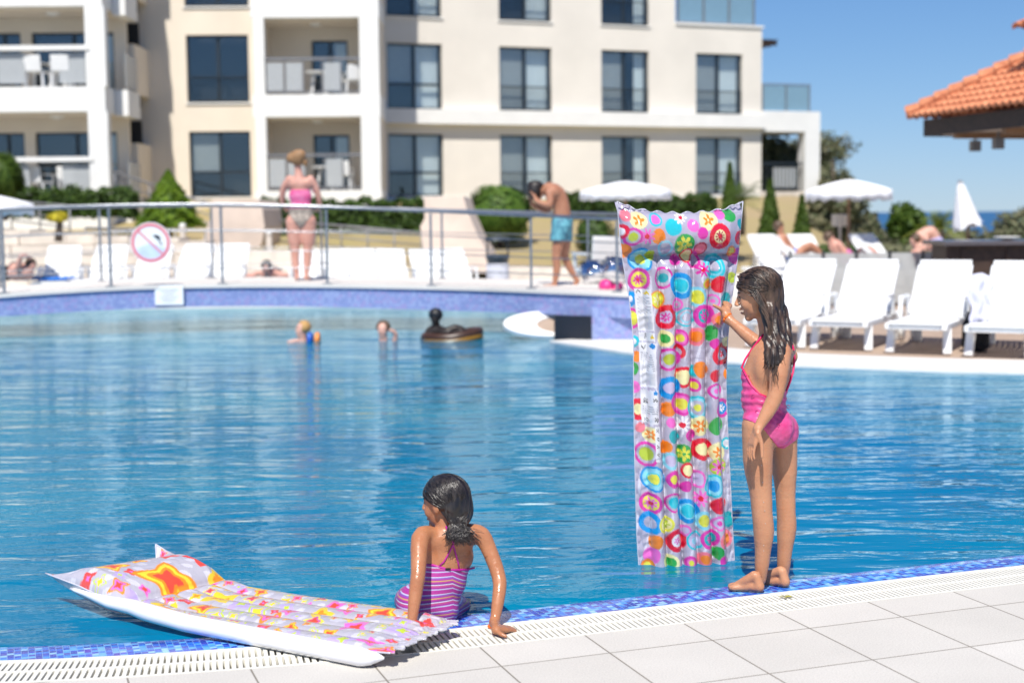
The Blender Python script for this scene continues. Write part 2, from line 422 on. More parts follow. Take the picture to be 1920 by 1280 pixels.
class Plane:
    """vertical facade plane: s runs along it, d outwards (to the viewer)"""
    def __init__(s, o, ang): s.o = Vector((o[0],o[1],0)); s.t = Vector((cos(ang),sin(ang),0)); s.n = Vector((sin(ang),-cos(ang),0)); s.a = ang
    def at(s, S, z, d=0): return s.o + s.t*S + s.n*d + Vector((0,0,z))
    def px(s, px, py):
        r = ray(px, py); C = Vector((0,0,CAM_H)); t = (s.o-C).dot(s.n)/r.dot(s.n); p = C + r*t
        return (p-s.o).dot(s.t), p.z
    def box(s, mb, s0, s1, z0, z1, d0, d1):
        M = Matrix(((s.t.x,s.n.x,0,s.o.x),(s.t.y,s.n.y,0,s.o.y),(0,0,1,0),(0,0,0,1)))
        mb.box(s0,s1,d0,d1,z0,z1,M)
def wall_holes(pl, mb, s0, s1, z0, z1, holes, d0, d1):
    ss = sorted({s0,s1} | {h[i] for h in holes for i in (0,1) if s0 < h[i] < s1}); zs = sorted({z0,z1} | {h[i] for h in holes for i in (2,3) if z0 < h[i] < z1})
    for a, b_ in zip(ss, ss[1:]):
        run = None
        for c, d in zip(zs, zs[1:]):
            m = ((a+b_)/2, (c+d)/2)
            if any(h[0] < m[0] < h[1] and h[2] < m[1] < h[3] for h in holes):
                if run: pl.box(mb, a, b_, run[0], run[1], d0, d1); run = None
            else: run = (run[0] if run else c, d)
        if run: pl.box(mb, a, b_, run[0], run[1], d0, d1)
def window(pl, par, s0, s1, z0, z1, style='rail', dep=-.16, curt=1, scr=0):
    f = MB(); t = .06; mid = (s0+s1)/2; tr_ = z0+(z1-z0)*.38
    for a, b_, c, d in ((s0,s0+t,z0,z1),(s1-t,s1,z0,z1),(s0+t,s1-t,z1-t,z1),(s0+t,s1-t,z0,z0+t),(mid-t*.8,mid+t*.8,z0+t,z1-t)):
        pl.box(f, a, b_, c, d, dep-.04, dep+.03)
    w = f.build('window', dark_metal, par)
    for a, b_ in ((s0+t, mid-t*.8), (mid+t*.8, s1-t)): g = MB(); pl.box(g, a, b_, z0+t, z1-t, dep-.012, dep-.004); g.build('pane', glass_m, w)
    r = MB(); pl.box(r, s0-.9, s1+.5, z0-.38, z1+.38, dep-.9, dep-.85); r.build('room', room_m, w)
    if scr:
        q = MB(); pl.box(q, s0+t, mid-t*.8, tr_ if scr == 1 else z0+t, z1-t, dep-.13, dep-.11); q.build('blind', screen_m, w)
    if curt:
        q = MB(); a, b_ = (s0+t, mid) if curt == 3 else ((mid+.1 if curt == 1 else s1-.45), s1-t); n = 18
        vs = []
        for i in range(n+1):
            S = a+(b_-a)*i/n; dd = dep-.2+.03*(i%2)
            vs += [pl.at(S,z0+t,dd), pl.at(S,z1-t,dd)]
        q.add(vs, [(2*i,2*i+2,2*i+3,2*i+1) for i in range(n)]); q.build('curtain', curtain_m, w)
    if style == 'rail':
        q = MB(); pl.box(q, s0+.02, s1-.02, tr_-.02, tr_+.02, dep+.08, dep+.11); pl.box(q, s0+.02, s1-.02, z0+.05, z0+.08, dep+.08, dep+.11)
        n = int((s1-s0)/.11)
        for i in range(n+1):
            S = s0+.03+(s1-s0-.06)*i/n; pl.box(q, S-.006, S+.006, z0+.08, tr_-.02, dep+.085, dep+.105)
        q.build('railing', dark_metal, w)
    elif style == 'transom':
        q = MB(); pl.box(q, s0+t, s1-t, tr_-.04, tr_+.04, dep-.03, dep+.04); q.build('transom', dark_metal, w)
    s_ = MB(); pl.box(s_, s0-.05, s1+.05, z0-.05, z0-.004, -.10, .05); s_.build('sill', white_paint, w)
    return w

hotel = thing('hotel', (0,46,2), 'long cream hotel with white balcony bays, dark windows and a white ledge', 'hotel')
PR = Plane((-3.29,48.2), math.atan2(52.3-48.2, 7.61+3.29))
sA = PR.px(700,200)[0]; sE = PR.px(1428,200)[0]; sT = PR.px(1266,30)[0]
wins = [(727,830),(937,1035),(1128,1217),(1305,1392)]
Z = [(2.19,4.27),(5.10,7.27),(8.15,10.35),(11.2,13.4),(14.25,16.4)]
holes = []
for f in range(5):
    for i, (a, b_) in enumerate(wins):
        if f >= 2 and i == 3: continue
        holes.append((PR.px(a,200)[0], PR.px(b_,200)[0], *Z[f], f, i))
wm = MB()
wall_holes(PR, wm, sA, sE, 1.2, 8.24, [h for h in holes if h[4] < 3], -.35, 0)
wall_holes(PR, wm, sA, sT, 8.24, 17.6, [h for h in holes if h[4] >= 2], -.35, 0)
PR.box(wm, sE-.3, sE, 1.2, 8.24, -9, -.35)
PR.box(wm, sT-.3, sT, 8.24, 17.6, -6, -.35)
wm.build('wall', cream_wall2, hotel)
for k, h in enumerate(holes):
    f, i = h[4], h[5]
    window(PR, hotel, h[0], h[1], h[2], h[3], 'transom' if i == 0 and f < 2 else 'rail', curt=[1,1,2,1][i], scr=[1,2,2,2][i] if f < 2 else 0)
q = MB(); PR.box(q, sA, sE+.01, 4.60, 5.085, 0.002, .30); q.build('ledge', white_paint, hotel)
q = MB(); PR.box(q, sA, sE+.004, 1.3, 2.12, .002, .10); q.build('plinth', white_paint, hotel)
q = MB(); PR.box(q, sT+.001, sE+.05, 8.241, 8.32, -5, .06); q.build('roof_coping', white_paint, hotel)
s0, s1 = PR.px(1275,20)[0], PR.px(1418,20)[0]; z1 = 9.45
q = MB(); PR.box(q, s0, s1, z1-.04, z1, -.2, -.14); PR.box(q, s0, s1, 8.34, 8.40, -.2, -.14)
for i in range(4): a = s0+(s1-s0)*i/3; PR.box(q, a-.025, a+.025, 8.33, z1, -.21, -.13)
te = q.build('balustrade', grey_metal, hotel)
for i in range(3):
    a = s0+(s1-s0)*i/3; b_ = s0+(s1-s0)*(i+1)/3; q = MB(); PR.box(q, a+.03, b_-.03, 8.42, z1-.04, -.18, -.165); q.build('glass_panel', blue_glass, te)
# dark backing walls so that windows do not see through the building
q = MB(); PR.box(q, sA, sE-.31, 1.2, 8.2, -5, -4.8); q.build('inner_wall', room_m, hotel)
# pergola beams
q = MB(); s0 = sE; z = PR.px(1450,76)[1]
for i in range(5): PR.box(q, s0+.02, s0+.95, z-.12, z+.02, -.6-.45*i, -.52-.45*i)
for i in range(4): PR.box(q, s0+.2+.2*i, s0+.25+.2*i, z+.022, z+.08, -2.6, -.3)
q.build('pergola', dark_wood, hotel)
# right-hand terrace frame
sX0, sX1 = sE, PR.px(1536,300)[0]; sC = PR.px(1508,300)[0]
q = MB(); PR.box(q, sX0+.02, sX1, 4.5, 5.25, -3.2, .05); PR.box(q, sC, sX1, -.2, 4.498, -.45, .05); q.build('terrace_frame', white_paint, hotel)
q = MB(); PR.box(q, sX0+.08, sX1-.36, 6.22, 6.26, -.12, -.06)
for i in range(3): a = sX0+.1+(sX1-sX0-.5)*i/2; PR.box(q, a-.02, a+.02, 5.26, 6.22, -.12, -.06)
bl = q.build('balustrade', grey_metal, hotel)
for i in range(2):
    a = sX0+.1+(sX1-sX0-.5)*i/2; b_ = sX0+.1+(sX1-sX0-.5)*(i+1)/2; q = MB(); PR.box(q, a+.03, b_-.03, 5.3, 6.2, -.1, -.085); q.build('glass_panel', blue_glass, bl)
q = MB(); PR.box(q, sX0+.03, sC-.03, 3.32, 3.38, -.1, -.05); PR.box(q, sX0+.03, sC-.03, 2.33, 2.38, -.1, -.05)
for i in range(12): a = sX0+.05+(sC-sX0-.1)*i/11; PR.box(q, a-.012, a+.012, 2.38, 3.32, -.09, -.06)
rl = q.build('railing', dark_metal, hotel)
q = MB(); PR.box(q, sX0+.6, sC-.25, 2.45, 3.2, -.16, -.13); q.build('panel', frost_m, rl)
q = MB(); PR.box(q, sX0+.02, sC-.003, -.2, 2.3, -.5, -.05); q.build('stone_base', stone, hotel)

# block with the large left window
PB = Plane((-9.5,44.4), radians(1.5)); bs0, bs1 = PB.px(195,200)[0], PB.px(486,200)[0]
wz = []
for (x0,y0,x1,y1) in ((348,66,468,192),(354,247,472,369),(342,-110,466,12),(338,-290,464,-168),(334,-470,462,-348)):
    a, zt = PB.px(x0,y0); b_, zb = PB.px(x1,y1); wz.append((a,b_,zb,zt))
wm = MB(); wall_holes(PB, wm, bs0, bs1, 1.2, 17.6, wz, -.35, 0); PB.box(wm, bs1-.25, bs1, 1.2, 17.6, -4, -.352)
wm.build('wall', cream_wall, hotel, label='warm cream wall between the balcony bays')
for i, h in enumerate(wz): window(PB, hotel, *h, 'transom' if i == 1 else 'rail', curt=0, scr=1 if i == 1 else 0)
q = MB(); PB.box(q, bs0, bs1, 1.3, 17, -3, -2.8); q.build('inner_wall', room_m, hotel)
for (x,y) in ((263,140),(268,322)):
    q = MB(); s_, z_ = PB.px(x,y); q.lathe([(.10,0),(.12,.05),(.10,.12),(.02,.16)], 12, PB.at(s_,z_,.05)); q.build('wall_lamp', simple('lamp_cover', (.5,.46,.4), .5), hotel)

def bay(D, xs, bands, cols, name_s, back=2.1, xl=None, colw=None, side=True):
    """balcony bay: xs = outer px, bands = list of (ytop,ybot) px of white slabs, cols = px ranges of white piers"""
    pl = Plane(((xs[0]-960)/F_PX*D, D), radians(1.0)); s0, s1 = pl.px(xs[0],200)[0], pl.px(xs[1],200)[0]
    zb = [tuple(pl.px((xs[0]+xs[1])/2, y)[1] for y in bd) for bd in bands]
    q = MB()
    for (zt, zl) in zb: pl.box(q, s0, s1, zl, zt, -back, .02)
    for a, b_ in cols:
        ca, cb2 = pl.px(a,200)[0], pl.px(b_,200)[0]
        zs = sorted([z for z_ in zb for z in z_])
        for k in range(1, len(zs)-1, 2): pl.box(q, ca, cb2, zs[k]+.001, zs[k+1]-.001, -.32, .017)
    q.build('balcony_frame', white_paint, hotel)
    zs = sorted([z for z_ in zb for z in z_])
    return pl, s0, s1, [(zs[k], zs[k+1]) for k in range(1, len(zs)-1, 2)]
chair_p = None
# centre bay
PT, t0s, t1s, op = bay(43.0, (474,713), [(-555,-510),(-375,-330),(-190,-150),(-5,33),(177,219),(357,379)], [(478,498),(676,712)], 'centre')
q = MB(); PT.box(q, t0s, t1s, 1.2, 1.9, -2, 0); q.build('plinth', white_paint, hotel)
a0, a1 = PT.px(498,200)[0], PT.px(676,200)[0]
for z0, z1 in op:
    c = MB(); ws, we = a0+1.15, a1-.55
    wall_holes(PT, c, t0s, t1s, z0, z1, [(ws,we,z0+.02,z1-.42)], -2.3, -2.101); PT.box(c, t1s-.3, t1s-.03, z0, z1, -2.1, -.33); PT.box(c, t0s+.03, t0s+.25, z0, z1, -2.1, -.33); c.build('balcony_wall', cream_wall, hotel)
    PLw = Plane(PT.at(0,0,-2.1), PT.a); window(PLw, hotel, ws, we, z0+.02, z1-.42, 'none', curt=2)
    r = MB(); PT.box(r, a0, a1, z0+1.02, z0+1.10, -.14, -.04); PT.box(r, a0, a1, z0+.06, z0+.1, -.12, -.06)
    for k in range(6): S = a0+.02+(a1-a0-.04)*k/5; PT.box(r, S-.015, S+.015, z0, z0+1.02, -.11, -.07)
    r = r.build('balcony_railing', grey_metal, hotel)
    for k in (0,1,3): g = MB(); S = a0+(a1-a0)*k/5; PT.box(g, S+.05, S+(a1-a0)/5-.03, z0+.12, z0+.95, -.1, -.085); g.build('panel', frost_m, r)
    q = MB(); PT.box(q, a0-.2, a1+.2, z1-.05, z1-.003, -2.09, -.35); q.build('ceiling', cream_wall, hotel)
    q = MB(); q.lathe([(.18,0),(.16,-.06),(.04,-.09)], 14, PT.at((a0+a1)/2, z1-.052, -1)); q.build('ceiling_lamp', white_paint, hotel)
# left wing
PL_, l0s, l1s, op2 = bay(40.0, (-330,198), [(-590,-550),(-390,-350),(-190,-150),(-30,13),(164,211),(372,400)], [(-190,-120),(164,201)], 'left')
q = MB(); PL_.box(q, l0s, l1s, 1.2, PL_.px(0,386)[1], -1.5, .01); q.build('plinth', white_paint, hotel)
PL_.box
for n_, (z0, z1) in enumerate(op2):
    b0, b1 = PL_.px(-120,200)[0], PL_.px(164,200)[0]
    c = MB(); w0, w1 = PL_.px(26,200)[0]-.1, b1+.25; v0, v1 = PL_.px(-70,200)[0], PL_.px(-2,200)[0]
    wall_holes(PL_, c, l0s, l1s+.1, z0, z1, [(w0,w1,z0+.02,z1-.45),(v0,v1,z0+.02,z1-.45)], -2.3, -2.101); c.build('balcony_wall', cream_wall, hotel)
    PLw = Plane(PL_.at(0,0,-2.1), PL_.a)
    window(PLw, hotel, w0, w1, z0+.02, z1-.45, 'none', curt=2, scr=0); window(PLw, hotel, v0, v1, z0+.02, z1-.45, 'none', curt=0)
    r = MB(); PL_.box(r, b0, b1+.12, z0+1.0, z0+1.13, -.16, .06); r = r.build('balcony_railing', white_paint, hotel)
    n = 5
    for k in range(n):
        if k == 3: continue
        g = MB(); S = b0+(b1-b0)*k/n; PL_.box(g, S+.05, S+(b1-b0)/n-.04, z0+.1, z0+.93, -.1, -.085); g.build('panel', frost_m, r)
    q = MB(); PL_.box(q, b0, l1s, z1-.05, z1-.003, -2.09, -.35); q.build('ceiling', cream_wall, hotel)
    q = MB(); q.lathe([(.2,0),(.18,-.06),(.04,-.1)], 14, PL_.at(PL_.px(88,200)[0], z1-.052, -.9)); q.build('ceiling_lamp', white_paint, hotel)
    # side balcony behind the pier
    q = MB(); sB = PL_.px(216,200)[0]; PL_.box(q, l1s+.02, sB+.12, z0-.75, z0-.02, -2.4, -1.0); q.build('side_slab', white_paint, hotel)
    q = MB(); PL_.box(q, l1s+.03, sB, z0, z1-.76 if n_ else z1-.76, -4.2, -2.45); q.build('side_wall', cream_wall, hotel)
    q = MB(); PL_.box(q, sB+.05, sB+.07, z0+.05, z0+1.0, -2.35, -1.05); q.build('side_panel', frost_m, hotel)

# balcony furniture
def chair():
    t = thing('plastic_chair', (0,0,0), 'x', 'chair', 'white plastic chairs on the balconies')
    q = MB(); q.box(-.25,.25,-.24,.22,.40,.45); q.build('seat', white_plastic, t, bevel=.015)
    q = MB(); q.box(-.25,.25,.20,.25,.45,.9, Matrix.Rotation(radians(-8),4,'X')); q.build('backrest', white_plastic, t, bevel=.02)
    for sx in (-1,1):
        for sy in (-1,1): q = MB(); q.bar((sx*.22,sy*.2,.41),(sx*.26,sy*.24,0),.05,.04); q.build('leg', white_plastic, t)
        q = MB(); q.box(sx*.27-.03,sx*.27+.03,-.22,.24,.62,.65); q.bar((sx*.27,-.2,.62),(sx*.25,-.22,.4),.04,.04); q.build('armrest', white_plastic, t)
    return t
def btable():
    t = thing('balcony_table', (0,0,0), 'x', 'table', 'white plastic tables on the balconies')
    MB().lathe([(.38,.68),(.40,.69),(.40,.72),(.38,.725)], 20).build('tabletop', white_plastic, t)
    for k in range(4):
        a = pi/4+k*pi/2; q = MB(); q.bar((.2*cos(a),.2*sin(a),.685),(.32*cos(a),.32*sin(a),0),.05,.05); q.build('leg', white_plastic, t)
    return t
ch0, tb0 = chair(), btable(); used = [0,0]
def put(kind, pl, px, z, d, rz, label):
    S = pl.px(px,200)[0]; loc = pl.at(S, z, d); i = 0 if kind == 'c' else 1; src = (ch0, tb0)[i]
    if not used[i]: place(src, loc, rz, label); used[i] = 1
    else: copy_tree(src, loc, rz, label)
zlo, zhi = sorted(op2)[0][0], sorted(op2)[1][0]
put('c', PL_, 66, zhi+.02, -.38, radians(170), 'left one of two white chairs on the upper balcony of the left wing')
put('c', PL_, 112, zhi+.02, -.38, radians(185), 'right one of two white chairs on the upper balcony of the left wing')
put('t', PL_, 90, zhi+.02, -1.2, 0, 'white table behind the chairs on the upper left wing balcony')
put('c', PL_, 58, zlo+.02, -.6, radians(160), 'left one of two white chairs on the lower balcony of the left wing')
put('c', PL_, 104, zlo+.02, -.9, radians(190), 'middle white chair on the lower balcony of the left wing')
put('t', PL_, 138, zlo+.02, -.8, 0, 'white table on the lower balcony of the left wing')
zlo, zhi = sorted(op)[0][0], sorted(op)[1][0]
put('t', PT, 592, zhi+.02, -.8, .3, 'round white table on the upper balcony of the centre bay')
put('c', PT, 660, zhi+.02, -.5, radians(200), 'white chair at the right end of the upper centre bay balcony')
put('t', PT, 600, zlo+.02, -.9, .1, 'white table behind the woman on the ground floor centre balcony')
put('c', PT, 638, zlo+.02, -.5, radians(175), 'white chair on the ground floor balcony right of the woman')

# ------------------------------------------------------------------ bridge
ctl = [(-260,18.0),(0,18.4),(180,18.8),(350,19.0),(570,19.2),(700,19.1),(900,18.7),(980,18.2),(1040,17.6),(1080,17.3),(1120,17.1),(1200,16.9),(1330,16.8)]
ytop = [(-260,575),(0,553),(180,541),(350,535),(570,534),(700,536),(900,540),(1040,546),(1200,552),(1330,560)]
ybot = [(-260,612),(0,593),(180,582),(350,574),(570,574),(700,578),(900,584),(1040,589),(1200,598),(1330,606)]
yrail = [(-260,408),(0,392),(120,387),(350,382),(570,386),(700,391),(900,400),(1040,406),(1160,411),(1330,418)]
ip = lambda t, x: float(np.interp(x, [a for a,_ in t], [b_ for _,b_ in t]))
def sm(t, x, w=90): return (ip(t,x-w)+2*ip(t,x)+ip(t,x+w))/4
bx = list(np.arange(-260,1331,30))
topn = [P(x, sm(ytop,x), sm(ctl,x)) for x in bx]; botn = [P(x, sm(ybot,x), sm(ctl,x)) for x in bx]
nb = []
for i in range(len(bx)):
    t = (topn[min(i+1,len(bx)-1)]-topn[max(i-1,0)]); t.z = 0; t.normalize(); nb.append(Vector((-t.y,t.x,0)))
BW = 2.1
mosaic_b = tiles_mat('bridge_mosaic', .04, 0, (0,0), [(.20,.25,.50),(.24,.29,.54),(.18,.23,.47),(.27,.33,.56),(.28,.25,.50)], (.30,.35,.54), .08, rough=.3, axes='xz')
bridge = thing('footbridge', topn[len(bx)//2]-Vector((0,0,.3)), 'curved footbridge over the pool faced with blue mosaic', 'bridge')
def loft(mb, rails, close=True):
    n = len(rails[0]); m = len(rails); vs = [r[i] for i in range(n) for r in rails]; fs = []
    for i in range(n-1):
        for k in range(m if close else m-1): fs.append((i*m+k, (i+1)*m+k, (i+1)*m+(k+1)%m, i*m+(k+1)%m))
    if close: fs += [tuple(range(m)), tuple((n-1)*m+k for k in range(m))[::-1]]
    mb.add(vs, fs)
up = Vector((0,0,1))
q = MB(); loft(q, [botn, [p+n*.3 for p,n in zip(botn,nb)], [p+n*.3-up*.03 for p,n in zip(topn,nb)], [p-up*.03 for p in topn]]); q.build('fascia', mosaic_b, bridge, label='blue mosaic fascia facing the pool')
q = MB(); loft(q, [[p-n*.03-up*.03 for p,n in zip(topn,nb)], [p+n*(BW+.03)-up*.03 for p,n in zip(topn,nb)], [p+n*(BW+.03)+up*.015 for p,n in zip(topn,nb)], [p-n*.03+up*.015 for p,n in zip(topn,nb)]]); q.build('deck', pale_pave, bridge)
q = MB(); loft(q, [[p+n*.31-up*.17 for p,n in zip(topn,nb)], [p+n*(BW-.01)-up*.17 for p,n in zip(topn,nb)], [p+n*(BW-.01)-up*.032 for p,n in zip(topn,nb)], [p+n*.31-up*.032 for p,n in zip(topn,nb)]]); q.build('slab', simple('concrete', (.3,.3,.29), .8), bridge)
# abutment with the near-black panel painted for the shaded opening
ab = MB(); A0, A1, A2 = P(1040,640,17.30), P(1110,640,17.12), P(1330,640,16.95)
def vbox(mb, p, q_, n, d0, d1, z0, z1):
    mb.add([Vector((*(p+n*d0).xy,z0)),Vector((*(q_+n*d0).xy,z0)),Vector((*(q_+n*d1).xy,z0)),Vector((*(p+n*d1).xy,z0)),Vector((*(p+n*d0).xy,z1)),Vector((*(q_+n*d0).xy,z1)),Vector((*(q_+n*d1).xy,z1)),Vector((*(p+n*d1).xy,z1))],
        [(0,3,2,1),(4,5,6,7),(0,1,5,4),(1,2,6,5),(2,3,7,6),(3,0,4,7)])
nn = Vector((-.02,1,0)).normalized()
zt = P(1150,596,17.1).z
vbox(ab, A1, A2, nn, .03, 2.0, .001, zt+.12); ab.build('abutment', mosaic_b, bridge)
q = MB(); vbox(q, A0, A1-Vector((.004,0,0)), nn, .0, .12, -.2, zt+.02); q.build('opening', simple('opening_shade', (.003,.006,.015), .6), bridge, label='dark opening under the end of the bridge')
# railings
def railing(offs, posts, label, D_extra):
    pts = []
    for x, p, n in zip(bx, topn, nb):
        z = P(x, sm(yrail,x), sm(ctl,x)).z; pts.append((x, p+n*offs, z))
    t = thing('bridge_railing', pts[len(pts)//2][1], label, 'railing', 'railings along the footbridge')
    q = MB(); q.tube([Vector((p.x,p.y,z)) for _,p,z in pts], .023, 10); q.build('handrail', steel, t, smooth=True)
    for fr in (.2,.42,.66):
        q = MB(); q.tube([Vector((p.x,p.y,p.z+.015+(z-p.z)*fr)) for _,p,z in pts], .008, 6); q.build('wire', steel, t, smooth=True)
    for x in posts:
        i = min(range(len(pts)), key=lambda k: abs(pts[k][0]-x)); j = min(i+1, len(pts)-1) if x > pts[i][0] else i-1
        w = abs(x-pts[i][0])/30; p = pts[i][1].lerp(pts[j][1], w); z = pts[i][2]*(1-w)+pts[j][2]*w
        q = MB(); q.bar((p.x,p.y,p.z+.015),(p.x,p.y,z-.03),.031,.031,(0,1,0)); q.box(p.x-.06,p.x+.06,p.y-.06,p.y+.06,p.z+.0155,p.z+.03); q.build('post', steel, t)
    return t
railing(.08, [-180,8,208,417,612,805,988,1152,1290], 'steel railing on the pool side edge of the footbridge, nearest the camera', 0)
railing(BW-.08, [-210,-20,182,381,570,752,930,1092,1230], 'steel railing on the far edge of the footbridge behind the woman', 0)
# signs
def mixc(nt, fac, a, b_):
    m = N(nt, 'ShaderNodeMix', data_type='RGBA'); nt.links.new(fac, m.inputs[0])
    for i, c in ((6,a),(7,b_)):
        if hasattr(c,'links'): nt.links.new(c, m.inputs[i])
        else: m.inputs[i].default_value = (*c,1)
    return m.outputs[2]
red_m = simple('sign_red', (.72,.20,.24), .4, var=.03); ink_m = simple('sign_ink', (.02,.03,.05), .5); pale_blue = simple('sign_wave', (.55,.64,.80), .5)
sp = P(283,455,sm(ctl,283)); R_ = .27
sign = thing('prohibition_sign', sp, 'round white no diving sign with red ring hung on the bridge railing', 'sign')
def disc(mb, c, r, y, r0=0, n=36, th=.012, a0=0, a1=2*pi):
    vs = []; 
    for k in range(n+1):
        a = a0+(a1-a0)*k/n
        for rr in (r0, r):
            vs.append((c.x+rr*cos(a), y, c.z+rr*sin(a)))
    for k in range(n+1):
        a = a0+(a1-a0)*k/n
        for rr in (r0, r): vs.append((c.x+rr*cos(a), y+th, c.z+rr*sin(a)))
    m = 2*(n+1)
    fs = [(2*k,2*k+1,2*k+3,2*k+2) for k in range(n)] + [(m+2*k,m+2*k+2,m+2*k+3,m+2*k+1) for k in range(n)] + [(2*k+1,m+2*k+1,m+2*k+3,2*k+3) for k in range(n)]
    mb.add(vs, fs)
y0 = sp.y-.02
q = MB(); disc(q, sp, R_, y0); q.build('plate', white_plastic, sign)
q = MB(); disc(q, sp, R_*.95, y0-.004, R_*.80, th=.003); q.bar((sp.x-R_*.6,y0-.002,sp.z+R_*.58),(sp.x+R_*.6,y0-.002,sp.z-R_*.58),R_*.09,.003,(0,1,0)); q.build('red_ring', red_m, sign)
q = MB(); disc(q, sp, R_*.79, y0-.0008, 0, th=.0007, a0=pi*1.12, a1=pi*1.88, n=20); q.build('wave', pale_blue, sign)
q = MB(); disc(q, sp+Vector((R_*.33,0,R_*.28)), R_*.10, y0-.003, th=.002); q.bar((sp.x+R_*.15,y0-.002,sp.z+R_*.36),(sp.x+R_*.5,y0-.002,sp.z+R_*.2),R_*.1,.002,(0,1,0)); q.bar((sp.x+R_*.34,y0-.002,sp.z+R_*.22),(sp.x+R_*.56,y0-.002,sp.z-R_*.12),R_*.06,.002,(0,1,0)); q.build('diver_symbol', ink_m, sign)
a, b_ = P(291,535,sm(ctl,318)-.02), P(345,571,sm(ctl,318)-.02)
nsn = thing('notice_board', a.lerp(b_,.5), 'white rectangular notice with grey lines fixed to the blue bridge fascia', 'sign')
q = MB(); q.box(a.x,b_.x,a.y-.03,a.y+.0,b_.z,a.z); q.build('board', white_plastic, nsn)
q = MB()
for k in range(6):
    z = a.z-.05-k*.032; q.box(a.x+.06+.02*(k%3), b_.x-.06-.03*((k*7)%3), a.y-.034,a.y-.0305, z-.006, z)
q.build('text_lines', simple('notice_text', (.42,.40,.45), .6), nsn)

# white curved lip left of the dark opening panel
lip = thing('pool_lip', P(985,630,17.4), 'white curved lip of a small basin left of the dark opening under the bridge', 'pool lip')
def ringp(cx0, cy0, rx, ry, dz=0., n=28):
    out = []
    for k in range(n+1):
        a = pi/2+pi*k/n; x, y = cx0+rx*cos(a), cy0-ry*sin(a); f = (630-y)/48; out.append(P(x, y, 17.42+.5*f)-Vector((0,0,dz)))
    return out
def lipband(o, i_, name, m, par):
    q = MB(); n = len(o); q.add(o+i_, [(k, k+1, k+1+n, k+n) for k in range(n-1)])
    o2 = q.build(name, m, par); md = o2.modifiers.new('s','SOLIDIFY'); md.thickness = .05; return o2
oo = [P(1110,582,17.92)]+ringp(1040,606,96,24)+[P(1110,630,17.42)]; ii = [P(1110,592,17.82)]+ringp(1052,608,46,15)+[P(1110,624,17.48)]
lipband(oo, ii, 'rim', simple('white_lip', (.80,.79,.76), .45, var=.04), lip)
q = MB(); q.add(ii, [tuple(range(len(ii)))]); o2 = q.build('basin', tan_pave, lip); o2.location.z -= .012

# ------------------------------------------------------------------ bar kiosk at the right
KD = 20.0
kiosk = thing('bar_kiosk', (8.2,21.5,0), 'poolside bar with terracotta tiled roof, dark eaves and dark wooden counter', 'kiosk')
terra = simple('terracotta', (.60,.19,.085), .8, var=.25, scale=9, c2=(.72,.30,.15))
cL = P(1701,223,22.0); ez = cL.z; X0 = cL.x
E1 = Vector((X0,22.0,ez)); E2 = E1+Vector((1.45,-5.3,0)); E4 = E1+Vector((5.3,1.45,0)); E3 = E2+(E4-E1); KC = (E1+E3)/2; AP = KC+Vector((0,0,1.72))
def roof_side(mb, A, B, C, rows=14, cols=34):
    # barrel tiles: wavy surface stepped in rows
    e = (B-A); n = e.cross(C-A).normalized()
    if n.z < 0: n = -n
    for r in range(rows):
        v0, v1 = r/rows, (r+1.12)/rows
        a0, b0 = A.lerp(C,v0), B.lerp(C,v0); a1, b1 = A.lerp(C,min(v1,1)), B.lerp(C,min(v1,1))
        nseg = cols*6
        w0 = (b0-a0).length; vs = []
        W = e.length; c = 0
        s = [k/nseg for k in range(nseg+1)]
        l0, l1 = (a0-A).dot(e)/W/W, (b0-A).dot(e)/W/W
        l2, l3 = (a1-A).dot(e)/W/W, (b1-A).dot(e)/W/W
        idx = []
        base = A.lerp(C, v0)-e*((a0-A).dot(e)/W/W)
        top = A.lerp(C, min(v1,1))-e*((a1-A).dot(e)/W/W)
        for k in s:
            if k < l0-.002 or k > l1+.002: continue
            h = abs(sin(pi*k*cols))*.05
            kt = min(max(k,l2),l3)
            vs.append(base+e*k+n*(h+.035)); vs.append(top+e*kt+n*(h*.8+.0)); vs.append(base+e*k+n*(h-.02))
        m = len(vs)//3
        mb.add(vs, [(3*i,3*i+3,3*i+4,3*i+1) for i in range(m-1)] + [(3*i+2,3*i+5,3*i+3,3*i) for i in range(m-1)])
q = MB(); roof_side(q, E1, E2, AP, 16, 34); roof_side(q, E4, E1, AP, 16, 34)
rf = q.build('roof', terra, kiosk)
q = MB()
for A in (E1, E2):
    for k in range(18):
        a = A.lerp(AP,k/18)+Vector((0,0,.09)); b_ = A.lerp(AP,(k+1.25)/18)+Vector((0,0,.06)); q.tube([a,b_],[.11,.085],8)
q.build('ridge_tiles', terra, rf)
# small upper lantern roof whose tip shows at the top right corner
lz = P(1903,44,20.0).z; u1 = (E2-E1).normalized(); u2 = (E4-E1).normalized()
LT = P(1899,44,20.6); LT.z = lz; lc = LT+u1*1.5+u2*1.5
l1 = [lc+(-u1-u2)*1.5, lc+(u1-u2)*1.5, lc+(u2-u1)*1.5]
lan = MB(); roof_side(lan, l1[0], l1[1], lc+Vector((0,0,.9)), 5, 14); roof_side(lan, l1[2], l1[0], lc+Vector((0,0,.9)), 5, 14)
lan.build('upper_roof', terra, kiosk)
def kbox(mb, o, a0, a1, b0, b1, z0, z1):
    M = Matrix(((u1.x,u2.x,0,o.x),(u1.y,u2.y,0,o.y),(0,0,1,0),(0,0,0,1))); mb.box(a0,a1,b0,b1,z0,z1,M)
q = MB(); kbox(q, lc, -1.2,1.2,-1.2,1.2, lz-.9, lz-.02); q.build('lantern', dark_wood, kiosk)
fb = ez-.28; W_ = (E2-E1).length
